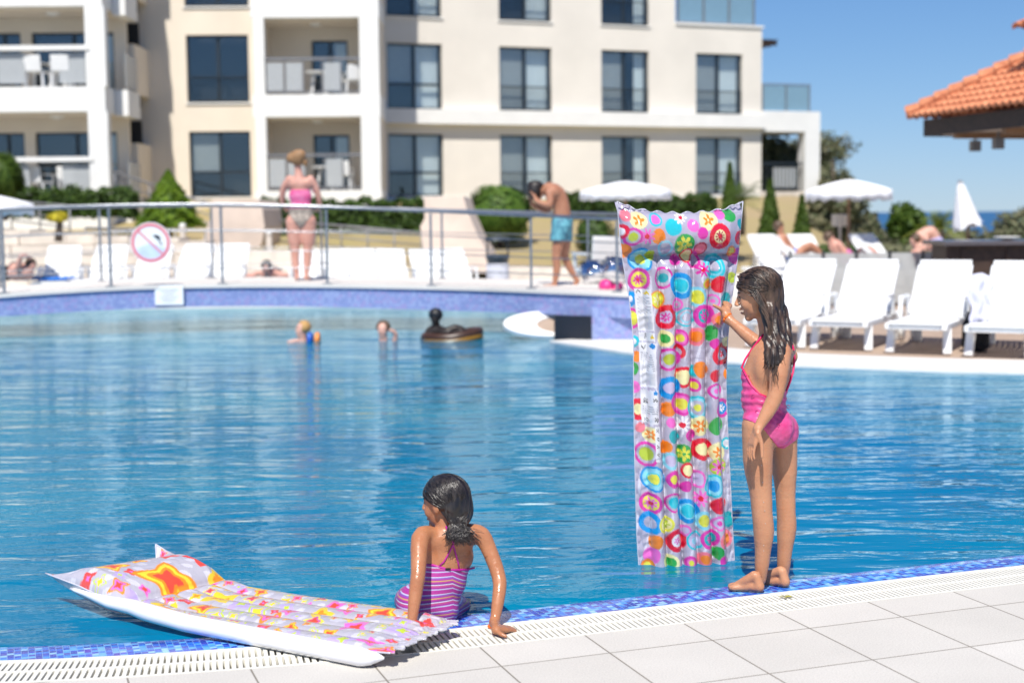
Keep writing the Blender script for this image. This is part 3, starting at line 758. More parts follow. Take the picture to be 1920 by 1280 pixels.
q = MB(); kbox(q, E1, .2,W_-.2,.16,.22,fb,ez-.03); kbox(q, E1, .16,.22,.222,W_-.2,fb,ez-.03); q.build('eaves_board', dark_wood, kiosk)
q = MB(); kbox(q, E1, .23,W_-.2,.225,W_-.2,fb+.02,fb+.05); q.build('soffit', simple('soffit', (.6,.5,.4), .8), kiosk)
for k in range(4): q = MB(); kbox(q, E1, .9+1.2*k, 1.0+1.2*k, .23, W_-.3, fb-.07, fb+.019); q.build('rafter', timber, kiosk)
for px_, D_ in ((1829,21.6),(1872,20.9)):
    p = P(px_,250,D_); q = MB(); q.box(p.x-.07,p.x+.07,p.y-.07,p.y+.07,fb-.24,fb-.08); q.box(p.x-.015,p.x+.015,p.y-.015,p.y+.015,fb-.08,fb+.019); q.build('downlight', grey_metal, kiosk)
for a_, b_ in ((4.9,.6),(4.9,4.9),(.6,4.9)): q = MB(); kbox(q, E1, a_-.09,a_+.09,b_-.09,b_+.09,0,fb+.02); q.build('post', dark_wood, kiosk)
cl = P(1775,452,19.6); q = MB(); q.box(cl.x,cl.x+5.5,19.6,20.3,0,cl.z-.06)
for k in range(9): q.box(cl.x+.2+k*.62,cl.x+.26+k*.62,19.575,19.6,.05,cl.z-.12)
q.build('counter', dark_wood, kiosk)
q = MB(); q.box(cl.x-.08,cl.x+5.6,19.45,20.5,cl.z-.058,cl.z); q.build('countertop', simple('countertop', (.10,.09,.10), .25), kiosk)
pl_ = P(1888,441,19.9); t = MB(); t.lathe([(.05,0),(.17,.03),(.19,.045),(.16,.05),(.03,.02)], 20, (pl_.x,pl_.y,cl.z+.001)); tag(t.build('plate', white_plastic, smooth=True), 'white plate on the dark bar counter', 'plate')

# ------------------------------------------------------------------ loungers
def lounger():
    t = thing('sun_lounger', (0,0,0), 'x', 'sun lounger')
    q = MB()
    for sx in (-1,1): q.box(sx*.29-.035,sx*.29+.035,0,1.9,.26,.33)
    q.box(-.255,.255,0,.05,.26,.33); q.box(-.255,.255,1.85,1.9,.26,.33); q.build('frame', white_plastic, t, bevel=.012)
    q = MB(); n = 9
    for k in range(n):
        x = -.245+.49*k/(n-1); q.box(x-.026,x+.026,.055,1.14,.315,.345)
    q.box(-.28,.28,-.03,.052,.318,.352); q.build('seat', white_plastic, t, bevel=.008)
    q = MB(); M = Matrix.Translation((0,1.14,.345)) @ Matrix.Rotation(radians(45),4,'X')
    for k in range(n): x = -.245+.49*k/(n-1); q.box(x-.027,x+.027,.02,.76,-.02,.012,M)
    vs = []; q.box(-.29,.29,.762,.83,-.025,.022,M); q.box(-.29,.29,0,.02,-.022,.016,M)
    for sx in (-1,1): q.box(sx*.29-.018,sx*.29+.018,.021,.761,-.024,.018,M)
    q.build('backrest', white_plastic, t, bevel=.01)
    
    for sx in (-1,1): q = MB(); q.bar((sx*.2,1.62,.33),(sx*.2,1.55,.70),.03,.03); q.build('prop', white_plastic, t)
    for sx in (-1,1):
        for y in (.22,1.62): q = MB(); q.bar((sx*.285,y,.27),(sx*.30,y+(.05 if y>1 else -.06),0),.09,.06); q.build('leg', white_plastic, t, bevel=.012)
        q = MB(); x = sx*.33; q.bar((x,.80,.33),(x,.86,.55),.04,.06,(0,1,0)); q.bar((x,.83,.555),(x,1.22,.555),.05,.035); q.bar((x,1.2,.55),(x,1.24,.33),.04,.06,(0,1,0)); q.build('armrest', white_plastic, t, bevel=.008)
    for sx in (-1,1):
        q = MB(); M2 = Matrix.Translation((sx*.345,1.68,.12)) @ Matrix.Rotation(pi/2,4,'Y'); m = MB(); m.lathe([(.04,-.02),(.115,-.022),(.12,0),(.115,.022),(.04,.02)], 18)
        q.add([M2 @ Vector(v) for v in m.v], m.f); q.build('wheel', white_plastic, t, smooth=True)
    return t
L0 = lounger(); lu = [0]
def put_l(px, py_foot, z, rz, label, group, dy=0, sc_=1):
    g = G(px, py_foot, z); g.y += dy
    if not lu[0]: place(L0, g, rz, label, sc_); L0['group'] = group; lu[0] = 1; return L0
    c = copy_tree(L0, g, rz, label, sc_); c['group'] = group; return c
gR = 'white sun loungers lined up along the far pool edge'
for px, py, lb in ((1446,655,'white sun lounger partly hidden behind the standing girl'),(1570,660,'white sun lounger just right of the standing girl, first clear one of the front row'),(1716,667,'white sun lounger second from the right in the front row'),(1868,674,'white sun lounger at the right edge of the picture, front row')):
    g = G(px, py-2, .012)
    put_l(px, py-2, .012, radians(-27), lb, gR)
gB = 'white sun loungers on the upper terrace'
for px, D, rz, lb in ((1505,26,20,'white lounger on the upper terrace with a sunbather in front, leftmost there'),(1562,25.5,14,'tall white raised lounger back on the terrace just above the girl'),(1618,25.2,60,'low white lounger under the open parasol'),(1722,25.5,28,'white raised lounger left of the dark bar counter'),(1775,24.8,70,'white lounger carrying the sunbather beside the bar counter')):
    loc = P(px,480,D); loc.z = .172; r = copy_tree(L0, loc-Vector((0,.6,0)), radians(rz), lb); r['group'] = gB
gC = 'white sun loungers beyond the footbridge'
for i, (px, D, rz, lb) in enumerate(((92,24.6,8,'white lounger left end with a blue towel, beside the dark clad sunbather'),(162,24.9,0,'white lounger behind the bridge, just left of the twin railing posts'),(240,24.9,-4,'white lounger behind the bridge right of the twin posts and left of the round sign'),(318,24.9,-6,'white lounger seen right of the round no diving sign'),(392,24.9,-4,'white lounger behind the bridge right of the second post pair'),
    (562,24.6,0,'white lounger behind the legs of the woman on the bridge'),(622,24.6,6,'white lounger immediately right of the woman on the bridge'),(682,24.6,8,'second white lounger to the right of the woman on the bridge'),(735,24.6,6,'third white lounger to the right of the woman on the bridge'),(828,24.6,16,'white lounger in front of the stone buttress, left of a pair'),(886,24.6,18,'white lounger left of the litter bin, right of a pair'))):
    loc = P(px,500,D); loc.z = .102; r = copy_tree(L0, loc, radians(rz), lb, 1.0 if i < 5 else .88); r['group'] = gC
pc = copy_tree(ch0, Vector((P(1125,500,22.8).x,22.8,.102)), radians(200), 'white plastic garden chair behind the bridge railing left of the standing air mattress'); pc['group'] = 'loose chair by the bridge'; pc.scale = (1.25,)*3; del pc['group']
# towels and bags
def cloth(name, c, w, l, m, label, cat, rz=0, h=.05):
    q = MB(); n = 10
    vs = [Vector((-w/2+w*i/n, -l/2+l*j/n, .02+h*abs(sin(i*1.3+j*.7))*random.random())) for j in range(n+1) for i in range(n+1)]
    M = Matrix.Translation(c) @ Matrix.Rotation(rz,4,'Z')
    q.add([M @ v for v in vs], [(j*(n+1)+i, j*(n+1)+i+1, (j+1)*(n+1)+i+1, (j+1)*(n+1)+i) for j in range(n) for i in range(n)])
    o = q.build(name, m, smooth=True); o.modifiers.new('s','SOLIDIFY').thickness = .012
    return tag(o, label, cat)
p = P(90,520,24.8); cloth('beach_towel', Vector((p.x,25.2,.46)), .6, .8, towel_blue, 'blue towel lying on the leftmost lounger behind the bridge', 'towel')
p = P(1655,480,25.4); cloth('beach_towel', Vector((p.x-.2,24.9,.55)), .6,.9, towel_blue, 'blue towel on the terrace lounger left of the bar', 'towel', .4)
# striped white towel hung between front loungers
q = MB(); p = P(1838,512,14.9); n = 14; vs = []
for j in range(n+1):
    for i in range(9):
        x = -.14+.28*i/8; z = -j*.035; vs.append((p.x+x*(1-.03*j)+.02*sin(j*.9), p.y+.03*sin(i*1.4)+(.03 if j<2 else 0), p.z+z-.01*((i-4)/4)**2*6))
q.add(vs, [(j*9+i,j*9+i+1,(j+1)*9+i+1,(j+1)*9+i) for j in range(n) for i in range(8)])
o = q.build('hanging_towel', simple('pale_towel', (.62,.62,.74), .9, var=.15), smooth=True); o.modifiers.new('s','SOLIDIFY').thickness = .012
tag(o, 'pale towel draped between the two rightmost front loungers', 'towel')
p = P(1830,590,15.3); q = MB()
q.lathe([(.1,0),(.15,.05),(.14,.3),(.09,.42),(.03,.44)], 12, (p.x,p.y,.012)); tag(q.build('beach_bag', black_cloth, smooth=True), 'dark beach bag between the two rightmost front loungers', 'bag')
# foil lumps added for bright glints, and pink bags beside the man
foil = simple('foil', (.75,.76,.8), .12, metal=1, bump=.8, bscale=18)
def lumpy(name, c, r, m, label, cat, sq=(1,1,1), seed=0, par=None):
    rg = random.Random(seed); q = MB(); n1, n2 = 14, 20; vs = []
    ph = [rg.random()*6 for _ in range(6)]
    for i in range(n1+1):
        a = -pi/2+pi*i/n1
        for k in range(n2):
            b_ = 2*pi*k/n2; rr = r*(1+.13*sin(3*b_+ph[0])*cos(2*a+ph[1])+.08*sin(7*b_+ph[2]+4*a)+.05*sin(11*a+ph[3]))
            vs.append((c[0]+rr*cos(a)*cos(b_)*sq[0], c[1]+rr*cos(a)*sin(b_)*sq[1], c[2]+rr*sin(a)*sq[2]))
    fs = [(i*n2+k, i*n2+(k+1)%n2, (i+1)*n2+(k+1)%n2, (i+1)*n2+k) for i in range(n1) for k in range(n2)]
    q.add(vs, fs); o = q.build(name, m, par, smooth=True)
    if label: tag(o, label, cat)
    return o
for i, (x, y, r) in enumerate(((1112,512,.17),(1150,505,.2))):
    p = P(x,y,19.3); lumpy('glint_foil', (p.x,p.y,P(x,537,19.3).z+r*.9+.02), r, foil, ('glittering silver foil bag behind the feet of the bending man','larger glittering silver bag between the man and the pink bag')[i], 'bag', seed=i)
pinkb = simple('pink_bag', (.75,.05,.25), .4)
for i, (x, y, r) in enumerate(((1137,535,.09),(1158,540,.07))):
    p = P(x,y,17.75); lumpy('pink_bag', (p.x,p.y,P(x,548,17.75).z+r*.8), r, pinkb, ('bright pink bag on the bridge right of the man','small pink ball at the bridge edge beside the air mattress')[i], 'bag', seed=9+i)

# ------------------------------------------------------------------ parasols
def parasol(c, r, zt, label, rot=0, n=8, ht=.45):
    t = thing('parasol', c, label, 'parasol'); q = MB(); k = 64; rings = 8; vs = []
    for j in range(rings+1):
        f = j/rings
        for i in range(k):
            a = 2*pi*i/k+rot; sc_ = 1-.035*abs(sin(a*n/2))*f
            sag = .05*abs(sin(a*n/2))*f
            vs.append((c[0]+r*f*sc_*cos(a), c[1]+r*f*sc_*sin(a), zt-ht*f**1.25+sag))
    for i in range(k):
        a = 2*pi*i/k+rot; sc_ = 1-.035*abs(sin(a*n/2)); vs.append((c[0]+r*sc_*cos(a), c[1]+r*sc_*sin(a), zt-ht-.17+.06*abs(sin(a*n/2*2))))
    q.add(vs, [(j*k+i, j*k+(i+1)%k, (j+1)*k+(i+1)%k, (j+1)*k+i) for j in range(rings+1) for i in range(k)])
    o = q.build('canopy', canvas, t, smooth=True); o.modifiers.new('s','SOLIDIFY').thickness = .006
    MB().tube([(c[0],c[1],c[2]),(c[0],c[1],zt-.02)], .028, 10).build('pole', timber, t, smooth=True)
    for i in range(n):
        a = 2*pi*(i)/n+rot; MB().bar((c[0],c[1],zt-.06),(c[0]+r*.97*cos(a),c[1]+r*.97*sin(a),zt-ht-.03),.02,.02).build('rib', timber, t)
    MB().lathe([(.25,0),(.25,.06),(.06,.1),(.04,.25)], 16, c).build('base', grey_metal, t)
    return t
p = P(1592,345,26.5); parasol((p.x,26.5,.17), .80, P(1592,337,26.5).z, 'open white parasol against the sea, standing over the terrace loungers', .2, ht=.24)
p = P(1173,350,27.5); parasol((p.x,27.5,.10), .88, P(1173,340,27.5).z, 'open white parasol behind the top of the standing air mattress', .45, ht=.22)
p = P(-40,375,24.5); parasol((p.x,24.5,.10), .92, P(-40,362,24.5).z, 'open white parasol cut by the left edge of the picture', .1, ht=.24)
c = P(1815,440,25); cp = thing('parasol', (c.x,25,.17), 'closed white parasol folded to a leaning cone beside the bar roof', 'parasol')
q = MB(); tp, bt = P(1800,338,25), P(1815,425,25); k = 24; vs = []
for j in range(9):
    f = j/8; ce = tp.lerp(bt,f); rr = .03+.17*f**.8
    for i in range(k):
        a = 2*pi*i/k; r2 = rr*(1+.22*cos(a*8)*f); vs.append((ce.x+r2*cos(a)*1.15, ce.y+r2*sin(a), ce.z+(.05*cos(a*4)+.06*cos(a+.4))*f*(j==8)))
q.add(vs, [(j*k+i, j*k+(i+1)%k, (j+1)*k+(i+1)%k, (j+1)*k+i) for j in range(8) for i in range(k)]+[tuple(range(k))]); q.build('canopy', canvas, cp, smooth=True)
MB().tube([(c.x,25,.17),(bt.x,25,bt.z),(tp.x,tp.y,tp.z-.05)], .025, 8).build('pole', timber, cp)
MB().lathe([(.25,0),(.25,.06),(.06,.1)], 16, (c.x,25,.17)).build('base', grey_metal, cp)
# ------------------------------------------------------------------ vegetation
def leaf_mat(name, a, b_, c=None):
    m, nt, b = mat(name); L = nt.links
    oi = N(nt, 'ShaderNodeNewGeometry'); cr = N(nt, 'ShaderNodeValToRGB'); e = cr.color_ramp.elements
    e[0].color = (*a,1); e[1].color = (*b_,1)
    if c: q = e.new(.85); q.color = (*c,1)
    L.new(oi.outputs['Random Per Island'], cr.inputs[0]); L.new(cr.outputs[0], b.inputs['Base Color'])
    b.inputs['Roughness'].default_value = .55; b.inputs['Specular IOR Level'].default_value = .3
    tl = N(nt, 'ShaderNodeBsdfTranslucent'); L.new(cr.outputs[0], tl.inputs[0]); mx = N(nt, 'ShaderNodeMixShader'); mx.inputs[0].default_value = .25
    L.new(b.outputs[0], mx.inputs[1]); L.new(tl.outputs[0], mx.inputs[2]); L.new(mx.outputs[0], nt.nodes['Material Output'].inputs[0])
    return m
hedge_m = leaf_mat('hedge_leaf', (.03,.065,.012), (.08,.14,.025))
thuja_m = leaf_mat('thuja_leaf', (.07,.15,.01), (.20,.30,.02))
cyp_m = leaf_mat('cypress_leaf', (.04,.085,.012), (.10,.16,.02))
pine_m = leaf_mat('pine_leaf', (.07,.10,.045), (.17,.20,.10), (.24,.22,.13))
palm_m = leaf_mat('palm_leaf', (.10,.16,.02), (.32,.34,.05))
yel_m = leaf_mat('yellow_leaf', (.4,.34,.02), (.6,.5,.03))
bark_m = simple('bark', (.10,.075,.055), .9, var=.3, scale=14, bump=.5)
def leaves(name, pts, nrm, size, m, par, asp=.5, seed=1, jit=.8, up=0):
    rg = np.random.default_rng(seed); n = len(pts)
    d = nrm + rg.normal(0, jit, (n,3)); d /= np.linalg.norm(d,axis=1)[:,None]
    a = rg.normal(0,1,(n,3)); a[:,2] += up; a -= d*(a*d).sum(1)[:,None]; a /= np.linalg.norm(a,axis=1)[:,None]
    b_ = np.cross(d,a); s = size*rg.uniform(.6,1.3,(n,1))
    V = np.stack([pts-a*s, pts+b_*s*asp, pts+a*s, pts-b_*s*asp],1).reshape(-1,3)
    return mesh_np(name, V, np.arange(4*n).reshape(-1,4), m, par, smooth=False)
def blob_pts(n, c, r, rg, shell=.55, noise=.18):
    d = rg.normal(0,1,(n,3)); d /= np.linalg.norm(d,axis=1)[:,None]
    ph = rg.uniform(0,6,9); fr = rg.uniform(2,5,(9,3)); w = sum(np.sin(d@fr[i]*1.0+ph[i]) for i in range(9))/9
    rad = (shell+(1-shell)*rg.uniform(0,1,(n,1))**.6)*(1+noise*2*w[:,None])
    return np.array(c)+d*rad*np.array(r), d
def hedge(x0, x1, D, ytop, ybot, label, depth=.9, n=5200, m=hedge_m, D2=None):
    D2 = D2 or D; ya, yb = ytop; a, b_ = P(x0,ya,D), P(x1,yb,D2); zb = P((x0+x1)/2,ybot,(D+D2)/2).z - .3
    rg = np.random.default_rng(int(x0)+999); u = rg.uniform(0,1,n); v = rg.uniform(0,1,n); w = rg.uniform(0,1,n)
    face = rg.integers(0,5,n); v = np.where(face==0, 1-.08*v, v); w = np.where((face==1)|(face==2), .1*w, w)
    u = np.where(face==3, u*.06, np.where(face==4, 1-u*.06, u))
    X = a.x+(b_.x-a.x)*u; Y = D+(D2-D)*u+depth*w; zt = a.z+(b_.z-a.z)*u + .06*np.sin(u*23)+.05*np.sin(u*61+1)
    Z_ = zb+(zt-zb)*v + rg.normal(0,.03,n); Y += rg.normal(0,.05,n)+.07*np.sin(u*31+v*4)
    t = thing('hedge', (float(a.x+b_.x)/2, D, zb), label, 'hedge', 'clipped hedges in front of the hotel')
    nr = np.stack([np.zeros(n), -np.ones(n)*(face!=0), (face==0)*1.+.2],1)
    leaves('foliage', np.stack([X,Y,Z_],1), nr, .075, m, t, .55, int(x0)+1000)
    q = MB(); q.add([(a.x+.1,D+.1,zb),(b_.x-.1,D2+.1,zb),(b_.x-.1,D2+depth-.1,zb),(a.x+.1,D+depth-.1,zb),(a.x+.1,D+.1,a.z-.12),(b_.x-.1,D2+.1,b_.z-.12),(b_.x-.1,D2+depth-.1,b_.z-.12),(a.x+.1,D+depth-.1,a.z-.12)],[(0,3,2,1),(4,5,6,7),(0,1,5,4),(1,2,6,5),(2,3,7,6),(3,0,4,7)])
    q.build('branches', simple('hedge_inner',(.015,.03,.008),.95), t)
    return t
hedge(-60,243,37.5,(357,356),386,'long low clipped hedge at the far left under the left wing', n=5000)
hedge(488,800,38.5,(377,376),432,'dark clipped hedge under the centre bay, left of the stone buttress', n=6500)
hedge(1050,1345,41,(365,368),420,'dark clipped hedge behind the open parasol at the centre right', n=6500)
def bush(c, r, label, m, n=5200, seed=3, name='bush', cat='bush', size=.075):
    t = thing(name, (c[0],c[1],c[2]-r[2]), label, cat); rg = np.random.default_rng(seed)
    p, d = blob_pts(n, c, r, rg, .52, .30); leaves('foliage', p, d, size, m, t, .55, seed)
    MB().tube([(c[0],c[1],c[2]-r[2]-.4),(c[0]+.05,c[1],c[2]),(c[0],c[1],c[2]+r[2]*.5)], [.09,.06,.02], 8).build('stem', bark_m, t, smooth=True)
    return t
def pxs(D): return D/F_PX
p = P(936,402,36); bush(tuple(p), (60*pxs(36), .85, 54*pxs(36)), 'big rounded green bush left of the bending man', leaf_mat('bush_leaf',(.04,.10,.012),(.13,.22,.03)), 8000, 5)
p = P(5,335,36); bush(tuple(p), (34*pxs(36),.6,48*pxs(36)), 'dark bush cut by the left edge of the picture', cyp_m, 4500, 6)
p = P(108,408,30); bush(tuple(p), (.22,.18,.10), 'small yellow flowering plant in front of the left hedge', yel_m, 260, 7, 'flowering_plant', 'plant', .07)
p = P(1115,445,33); bush(tuple(p), (.45,.4,.55), 'small shrub behind the white garden chair', hedge_m, 1800, 8)
def conifer(px_, ytop, ybot, wpx, D, label, m, n=7000, seed=1):
    b_ = P(px_,ybot,D); tz = P(px_,ytop,D).z; h = tz-b_.z; r = wpx*pxs(D)/2
    rg = np.random.default_rng(seed); u = rg.uniform(0,1,n)**1.25; a = rg.uniform(0,2*pi,n)
    rr = r*(1-u)**.85*(.72+.28*rg.uniform(0,1,n))*(1+.14*np.sin(a*5+u*20)+.1*np.sin(a*9-u*33))
    pts = np.stack([b_.x+rr*np.cos(a), D+rr*np.sin(a), b_.z+u*h],1); nr = np.stack([np.cos(a),np.sin(a),.4+0*a],1)
    t = thing('conifer', b_, label, 'conifer'); leaves('crown', pts, nr, .065 if r<.8 else .09, m, t, .4, seed, .6, up=1.5)
    MB().tube([b_-Vector((0,0,.4)), b_+Vector((0,0,h*.7))], [.08,.02], 8).build('trunk', bark_m, t, smooth=True)
    return t
conifer(318,322,425,118,34,'bright green pointed conifer left of the large ground floor window',thuja_m,9000,2)
conifer(1368,306,440,44,36,'tall thin cypress directly right of the standing air mattress top',cyp_m,5000,3)
conifer(1444,338,440,42,34,'green cypress just right of the palm, in front of the hotel corner',cyp_m,5000,4)
conifer(1503,368,440,30,33,'smallest cypress, left of the open parasol on the terrace',cyp_m,3500,5)
def palm(c, h, r, label, m, n=26, seed=3, trunk=.09):
    t = thing('palm', c, label, 'palm'); rg = random.Random(seed); top = Vector(c)+Vector((0,0,h))
    MB().tube([c, Vector(c)+Vector((.03,0,h*.5)), top], [trunk*1.2,trunk,trunk*.9], 9).build('trunk', bark_m, t, smooth=True)
    q = MB()
    for k in range(n):
        a = rg.random()*2*pi; el = rg.uniform(-.2,1.3); d = Vector((cos(a)*cos(el),sin(a)*cos(el),sin(el))); L_ = r*rg.uniform(.75,1.1); pts = []
        for j in range(8): f = j/7; pts.append(top+d*L_*f-Vector((0,0,L_*.45*f*f)))
        side = d.cross(Vector((0,0,1))).normalized()
        for j in range(7):
            w = L_*.10*(1-abs(j-2.5)/6)
            for s_ in (-1,1):
                for kk in range(3):
                    p0 = pts[j].lerp(pts[j+1],kk/3); tip = p0+side*s_*w*2.2+(pts[j+1]-pts[j])*.9-Vector((0,0,w*.8)); dd = (pts[j+1]-pts[j])*.16
                    q.add([p0,p0+dd,tip],[(0,1,2)])
    q.build('fronds', m, t)
p = P(1388,440,33); palm(p, P(1388,378,33).z-p.z, 1.0, 'palm with arching fronds between two cypresses near the hotel corner', cyp_m, 26, 3, .1)
p = P(1760,455,27); palm(p, P(1760,425,27).z-p.z, .62, 'bright yellow green yucca standing against the sea', palm_m, 60, 4, .08)
def tree(c, h, cr, label, m, n=5000, seed=3, blobs=7, trunk=.14, cz=None, size=.11):
    t = thing('tree', c, label, 'tree'); rg = np.random.default_rng(seed); rr = random.Random(seed); q = MB()
    top = Vector(c)+Vector((0,0,h)); q.tube([Vector(c)-Vector((0,0,.5)), Vector(c)+Vector((.1,0,h*.5)), top], [trunk,trunk*.7,trunk*.2], 9)
    P_, N_ = [], []
    for k in range(blobs):
        a = rr.random()*2*pi; f = rr.uniform(.1,.75); zc = (cz or h*.62)+rr.uniform(-.4,.45)*cr[2]*1.4
        ce = Vector(c)+Vector((cos(a)*cr[0]*f, sin(a)*cr[1]*f, zc)); q.tube([Vector(c)+Vector((.06,0,h*.35)), ce], [trunk*.45,trunk*.12], 6)
        p_, d = blob_pts(n//blobs, ce, [x*rr.uniform(.38,.6) for x in cr], rg, .35, .25); P_.append(p_); N_.append(d)
    q.build('trunk', bark_m, t, smooth=True); leaves('crown', np.concatenate(P_), np.concatenate(N_), size, m, t, .5, seed)
    return t
def gnd(px_, D, z): p = P(px_,400,D); return Vector((p.x,D,z))
tree(gnd(1466,56,0), 4.3, (2.2,2,1.5), 'grey green pine seen through the white terrace frame', pine_m, 9000, 11, 9, .2, 3.3)
tree(gnd(1560,54,-.5), 4.0, (.85,1.2,1.5), 'wispy pine rising right of the white terrace column', pine_m, 5000, 12, 9, .12, 2.8)
tree(gnd(1560,40,-.3), 2.2, (1.0,1,1.2), 'olive green shrub tree behind the open parasol pole', pine_m, 6000, 13, 7, .1)
tree(gnd(1622,42,-.5), 1.7, (.75,.9,.9), 'low grey green shrub tree right of the open parasol pole', pine_m, 4000, 14, 6, .1)
tree(gnd(1694,40,-.4), 1.75, (.6,.7,1.0), 'small dark pine standing against the sea left of the yucca', cyp_m, 4500, 15, 6, .08)
tree(gnd(1905,31,-.1), 1.3, (.95,.8,.75), 'leafy olive tree behind the bar at the right edge', pine_m, 6000, 16, 8, .07, .95, size=.075)
tree(gnd(1832,38,-.4), 1.25, (.9,.7,.6), 'low scrubby bush behind the closed parasol', pine_m, 3500, 17, 6, .07)
tree(gnd(1745,38,-.4), .95, (.8,.6,.5), 'low scrub at the foot of the yucca', hedge_m, 2500, 18, 5, .06)
for i, (x, D, w, zz, lb) in enumerate(((1560,33,1.9,.35,'low clipped shrub border behind the terrace loungers'),(1640,34,1.6,.4,'low shrub border left of the bar counter, beneath the sea'),(1730,33,1.3,.4,'low shrub border just behind the sunbather by the bar'))):
    p = gnd(x,D,zz); bush(tuple(p), (w,.6,.42), lb, pine_m if i else hedge_m, 3000, 30+i)
# cypress trunks grass verge on terrace
tag(MB().add([(4.5,36.5,.18),(10,36.5,.18),(11,44,.8),(4.5,44,1.3)],[(0,1,2,3)]).build('grass_verge', simple('verge', (.22,.20,.06), .95, var=.3, scale=2), None), kind='structure')

# ------------------------------------------------------------------ stone buttresses, terraces walls
def buttress(pts_px, D0, D1, label):
    """stair side wall: outline in the facing plane at D0, real thickness to D1"""
    t = [P(x,y,D0) for x,y in pts_px]; n = len(t); q = MB()
    vs = [(v.x,D0,v.z) for v in t]+[(v.x+.1,D1,v.z) for v in t]
    q.add(vs, [tuple(range(n)), tuple(range(n,2*n))[::-1]]+[(i,i+n,(i+1)%n+n,(i+1)%n) for i in range(n)])
    o = q.build('stone_buttress', simple('pink_stone', (.66,.54,.45), .85, var=.08, scale=2.5, bump=.5, bscale=10)); return tag(o, label, 'stone wall', 'pinkish stone walls beside the lawn')
buttress([(398,374),(484,374),(492,392),(496,425),(490,458),(478,466),(376,466),(386,430),(396,405)], 33, 35, 'pale curved stone wall below the warm cream block, left of the woman')
buttress([(795,370),(868,368),(878,400),(895,440),(918,480),(930,512),(800,512),(790,440),(788,425),(796,410)], 31, 34, 'sloping pinkish stone wall between the hedge and the big bush')
# stone terrace wall at left
lw_ = stone; a0, a1 = P(-60,430,30.6), P(392,458,30.6)
q = MB(); n = 24
for r in range(6):
    x = a0.x-.3*(r%2)
    while x < a1.x+.1:
        w = random.uniform(.5,1.1); zt = .10+(.22*(r+1)); top = np.interp(x,[a0.x,a1.x],[a0.z,a1.z]); xe = min(x+w,a1.x+.2)
        z0, z1 = .10+.22*r, min(.10+.22*(r+1)-.015, top)
        if z1-z0 > .03: q.box(x, xe-.015, 30.5+.16*r+random.uniform(-.03,.03), 31.6+r*.16, z0, z1)
        x = xe if xe < a1.x+.2 else 1e9
lt = q.build('stone_steps', stone); tag(lt, 'low pale stone terrace wall behind the loungers at the left', 'stone wall')
q = MB(); a, b_ = P(384,462,31.2), P(560,470,31.2); q.box(a.x,b_.x,30.9,31.8,.08,b_.z); a, b_ = P(930,505,31), P(1200,508,31); q.box(a.x,b_.x,30.6,31.2,.08,a.z+.05)
tag(q.build('kerb_wall', stone), 'low pale kerb wall along the lawn behind the bridge', 'stone wall')
# sloped ramp handrails between hedge and loungers
def rails(pts, label, posts=5):
    t = thing('ramp_railing', pts[0], label, 'railing'); A, B = Vector(pts[0]), Vector(pts[1])
    for k, dz in enumerate((0,-.28,-.5)): MB().tube([A+Vector((0,0,dz)), B+Vector((0,0,dz))], .03 if k == 0 else .018, 8).build('rail', grey_metal, t, smooth=True)
    for k in range(posts): p = A.lerp(B,k/(posts-1)); MB().tube([p, p-Vector((0,0,.95))], .02, 8).build('post', grey_metal, t, smooth=True)
rails((P(495,411,35), P(790,437,33.5)), 'sloping grey ramp railing in front of the hedge right of the woman', 7)
rails((P(215,322,39), P(420,392,36)), 'sloping stair handrail in front of the shaded wall at the left', 4)
rails((P(20,376,36), P(130,387,34)), 'short grey handrail below the left hedge', 3)
rails((P(160,428,32.5), P(385,432,32.5)), 'low grey rail on the lawn edge behind the round sign', 5)
# litter bin, bollard lights
p = gnd(932,25.2,.10); bn = thing('litter_bin', p, 'dark litter bin with a white liner standing behind the bridge', 'litter bin')
MB().lathe([(.17,0),(.19,.03),(.19,.62),(.21,.66),(.21,.72),(.14,.74)], 20, p).build('body', dark_metal, bn, smooth=True)
MB().lathe([(.193,.22),(.2,.24),(.2,.55),(.193,.57)], 20, p).build('liner', simple('liner',(.6,.6,.65),.5), bn, smooth=True)
q = MB(); q.tube([p+Vector((-.19,0,.7)),p+Vector((-.17,0,.98)),p+Vector((.17,0,.98)),p+Vector((.19,0,.7))], .02, 8); q.lathe([(.24,.97),(.22,1.02),(.04,1.06)],20,p); q.build('hood', dark_metal, bn)
for x, y0_, D, lb in ((343,428,31.9,'small pale bollard light on the lawn right of the round sign'),(505,440,31.9,'small pale bollard light right of the left stone wall')):
    p = P(x,y0_+24,D); t = thing('bollard_light', p, lb, 'bollard light'); MB().lathe([(.07,-.3),(.07,.26),(.09,.28),(.09,.3)], 12, p).build('post', stone, t); MB().lathe([(.06,.301),(.075,.33),(.07,.38),(.02,.40)], 12, p).build('cap', white_paint, t)
# glass wind screen on terrace edge
t = thing('glass_screen', (P(1590,540,23).x,23,.2), 'low grey glass screen at the terrace edge behind the front loungers', 'screen')
for k in range(6):
    a = P(1480+k*62,540,22.9).x; b_ = P(1480+(k+1)*62,540,22.9).x; q = MB(); q.box(a+.03,b_-.03,22.86,22.875,.06,.86); q.build('panel', frost_m, t)
    q = MB(); q.box(a-.02,a+.02,22.84,22.89,0.001,.9); q.build('post', dark_metal, t)
p = P(1575,425,27); q = MB(); q.lathe([(.03,-.6),(.03,0),(.16,.02),(.16,.2),(.18,.22),(.10,.24)],14,p); tag(q.build('lamp_post', stone, smooth=True),'short pale lamp stump in front of the open parasol pole','lamp')
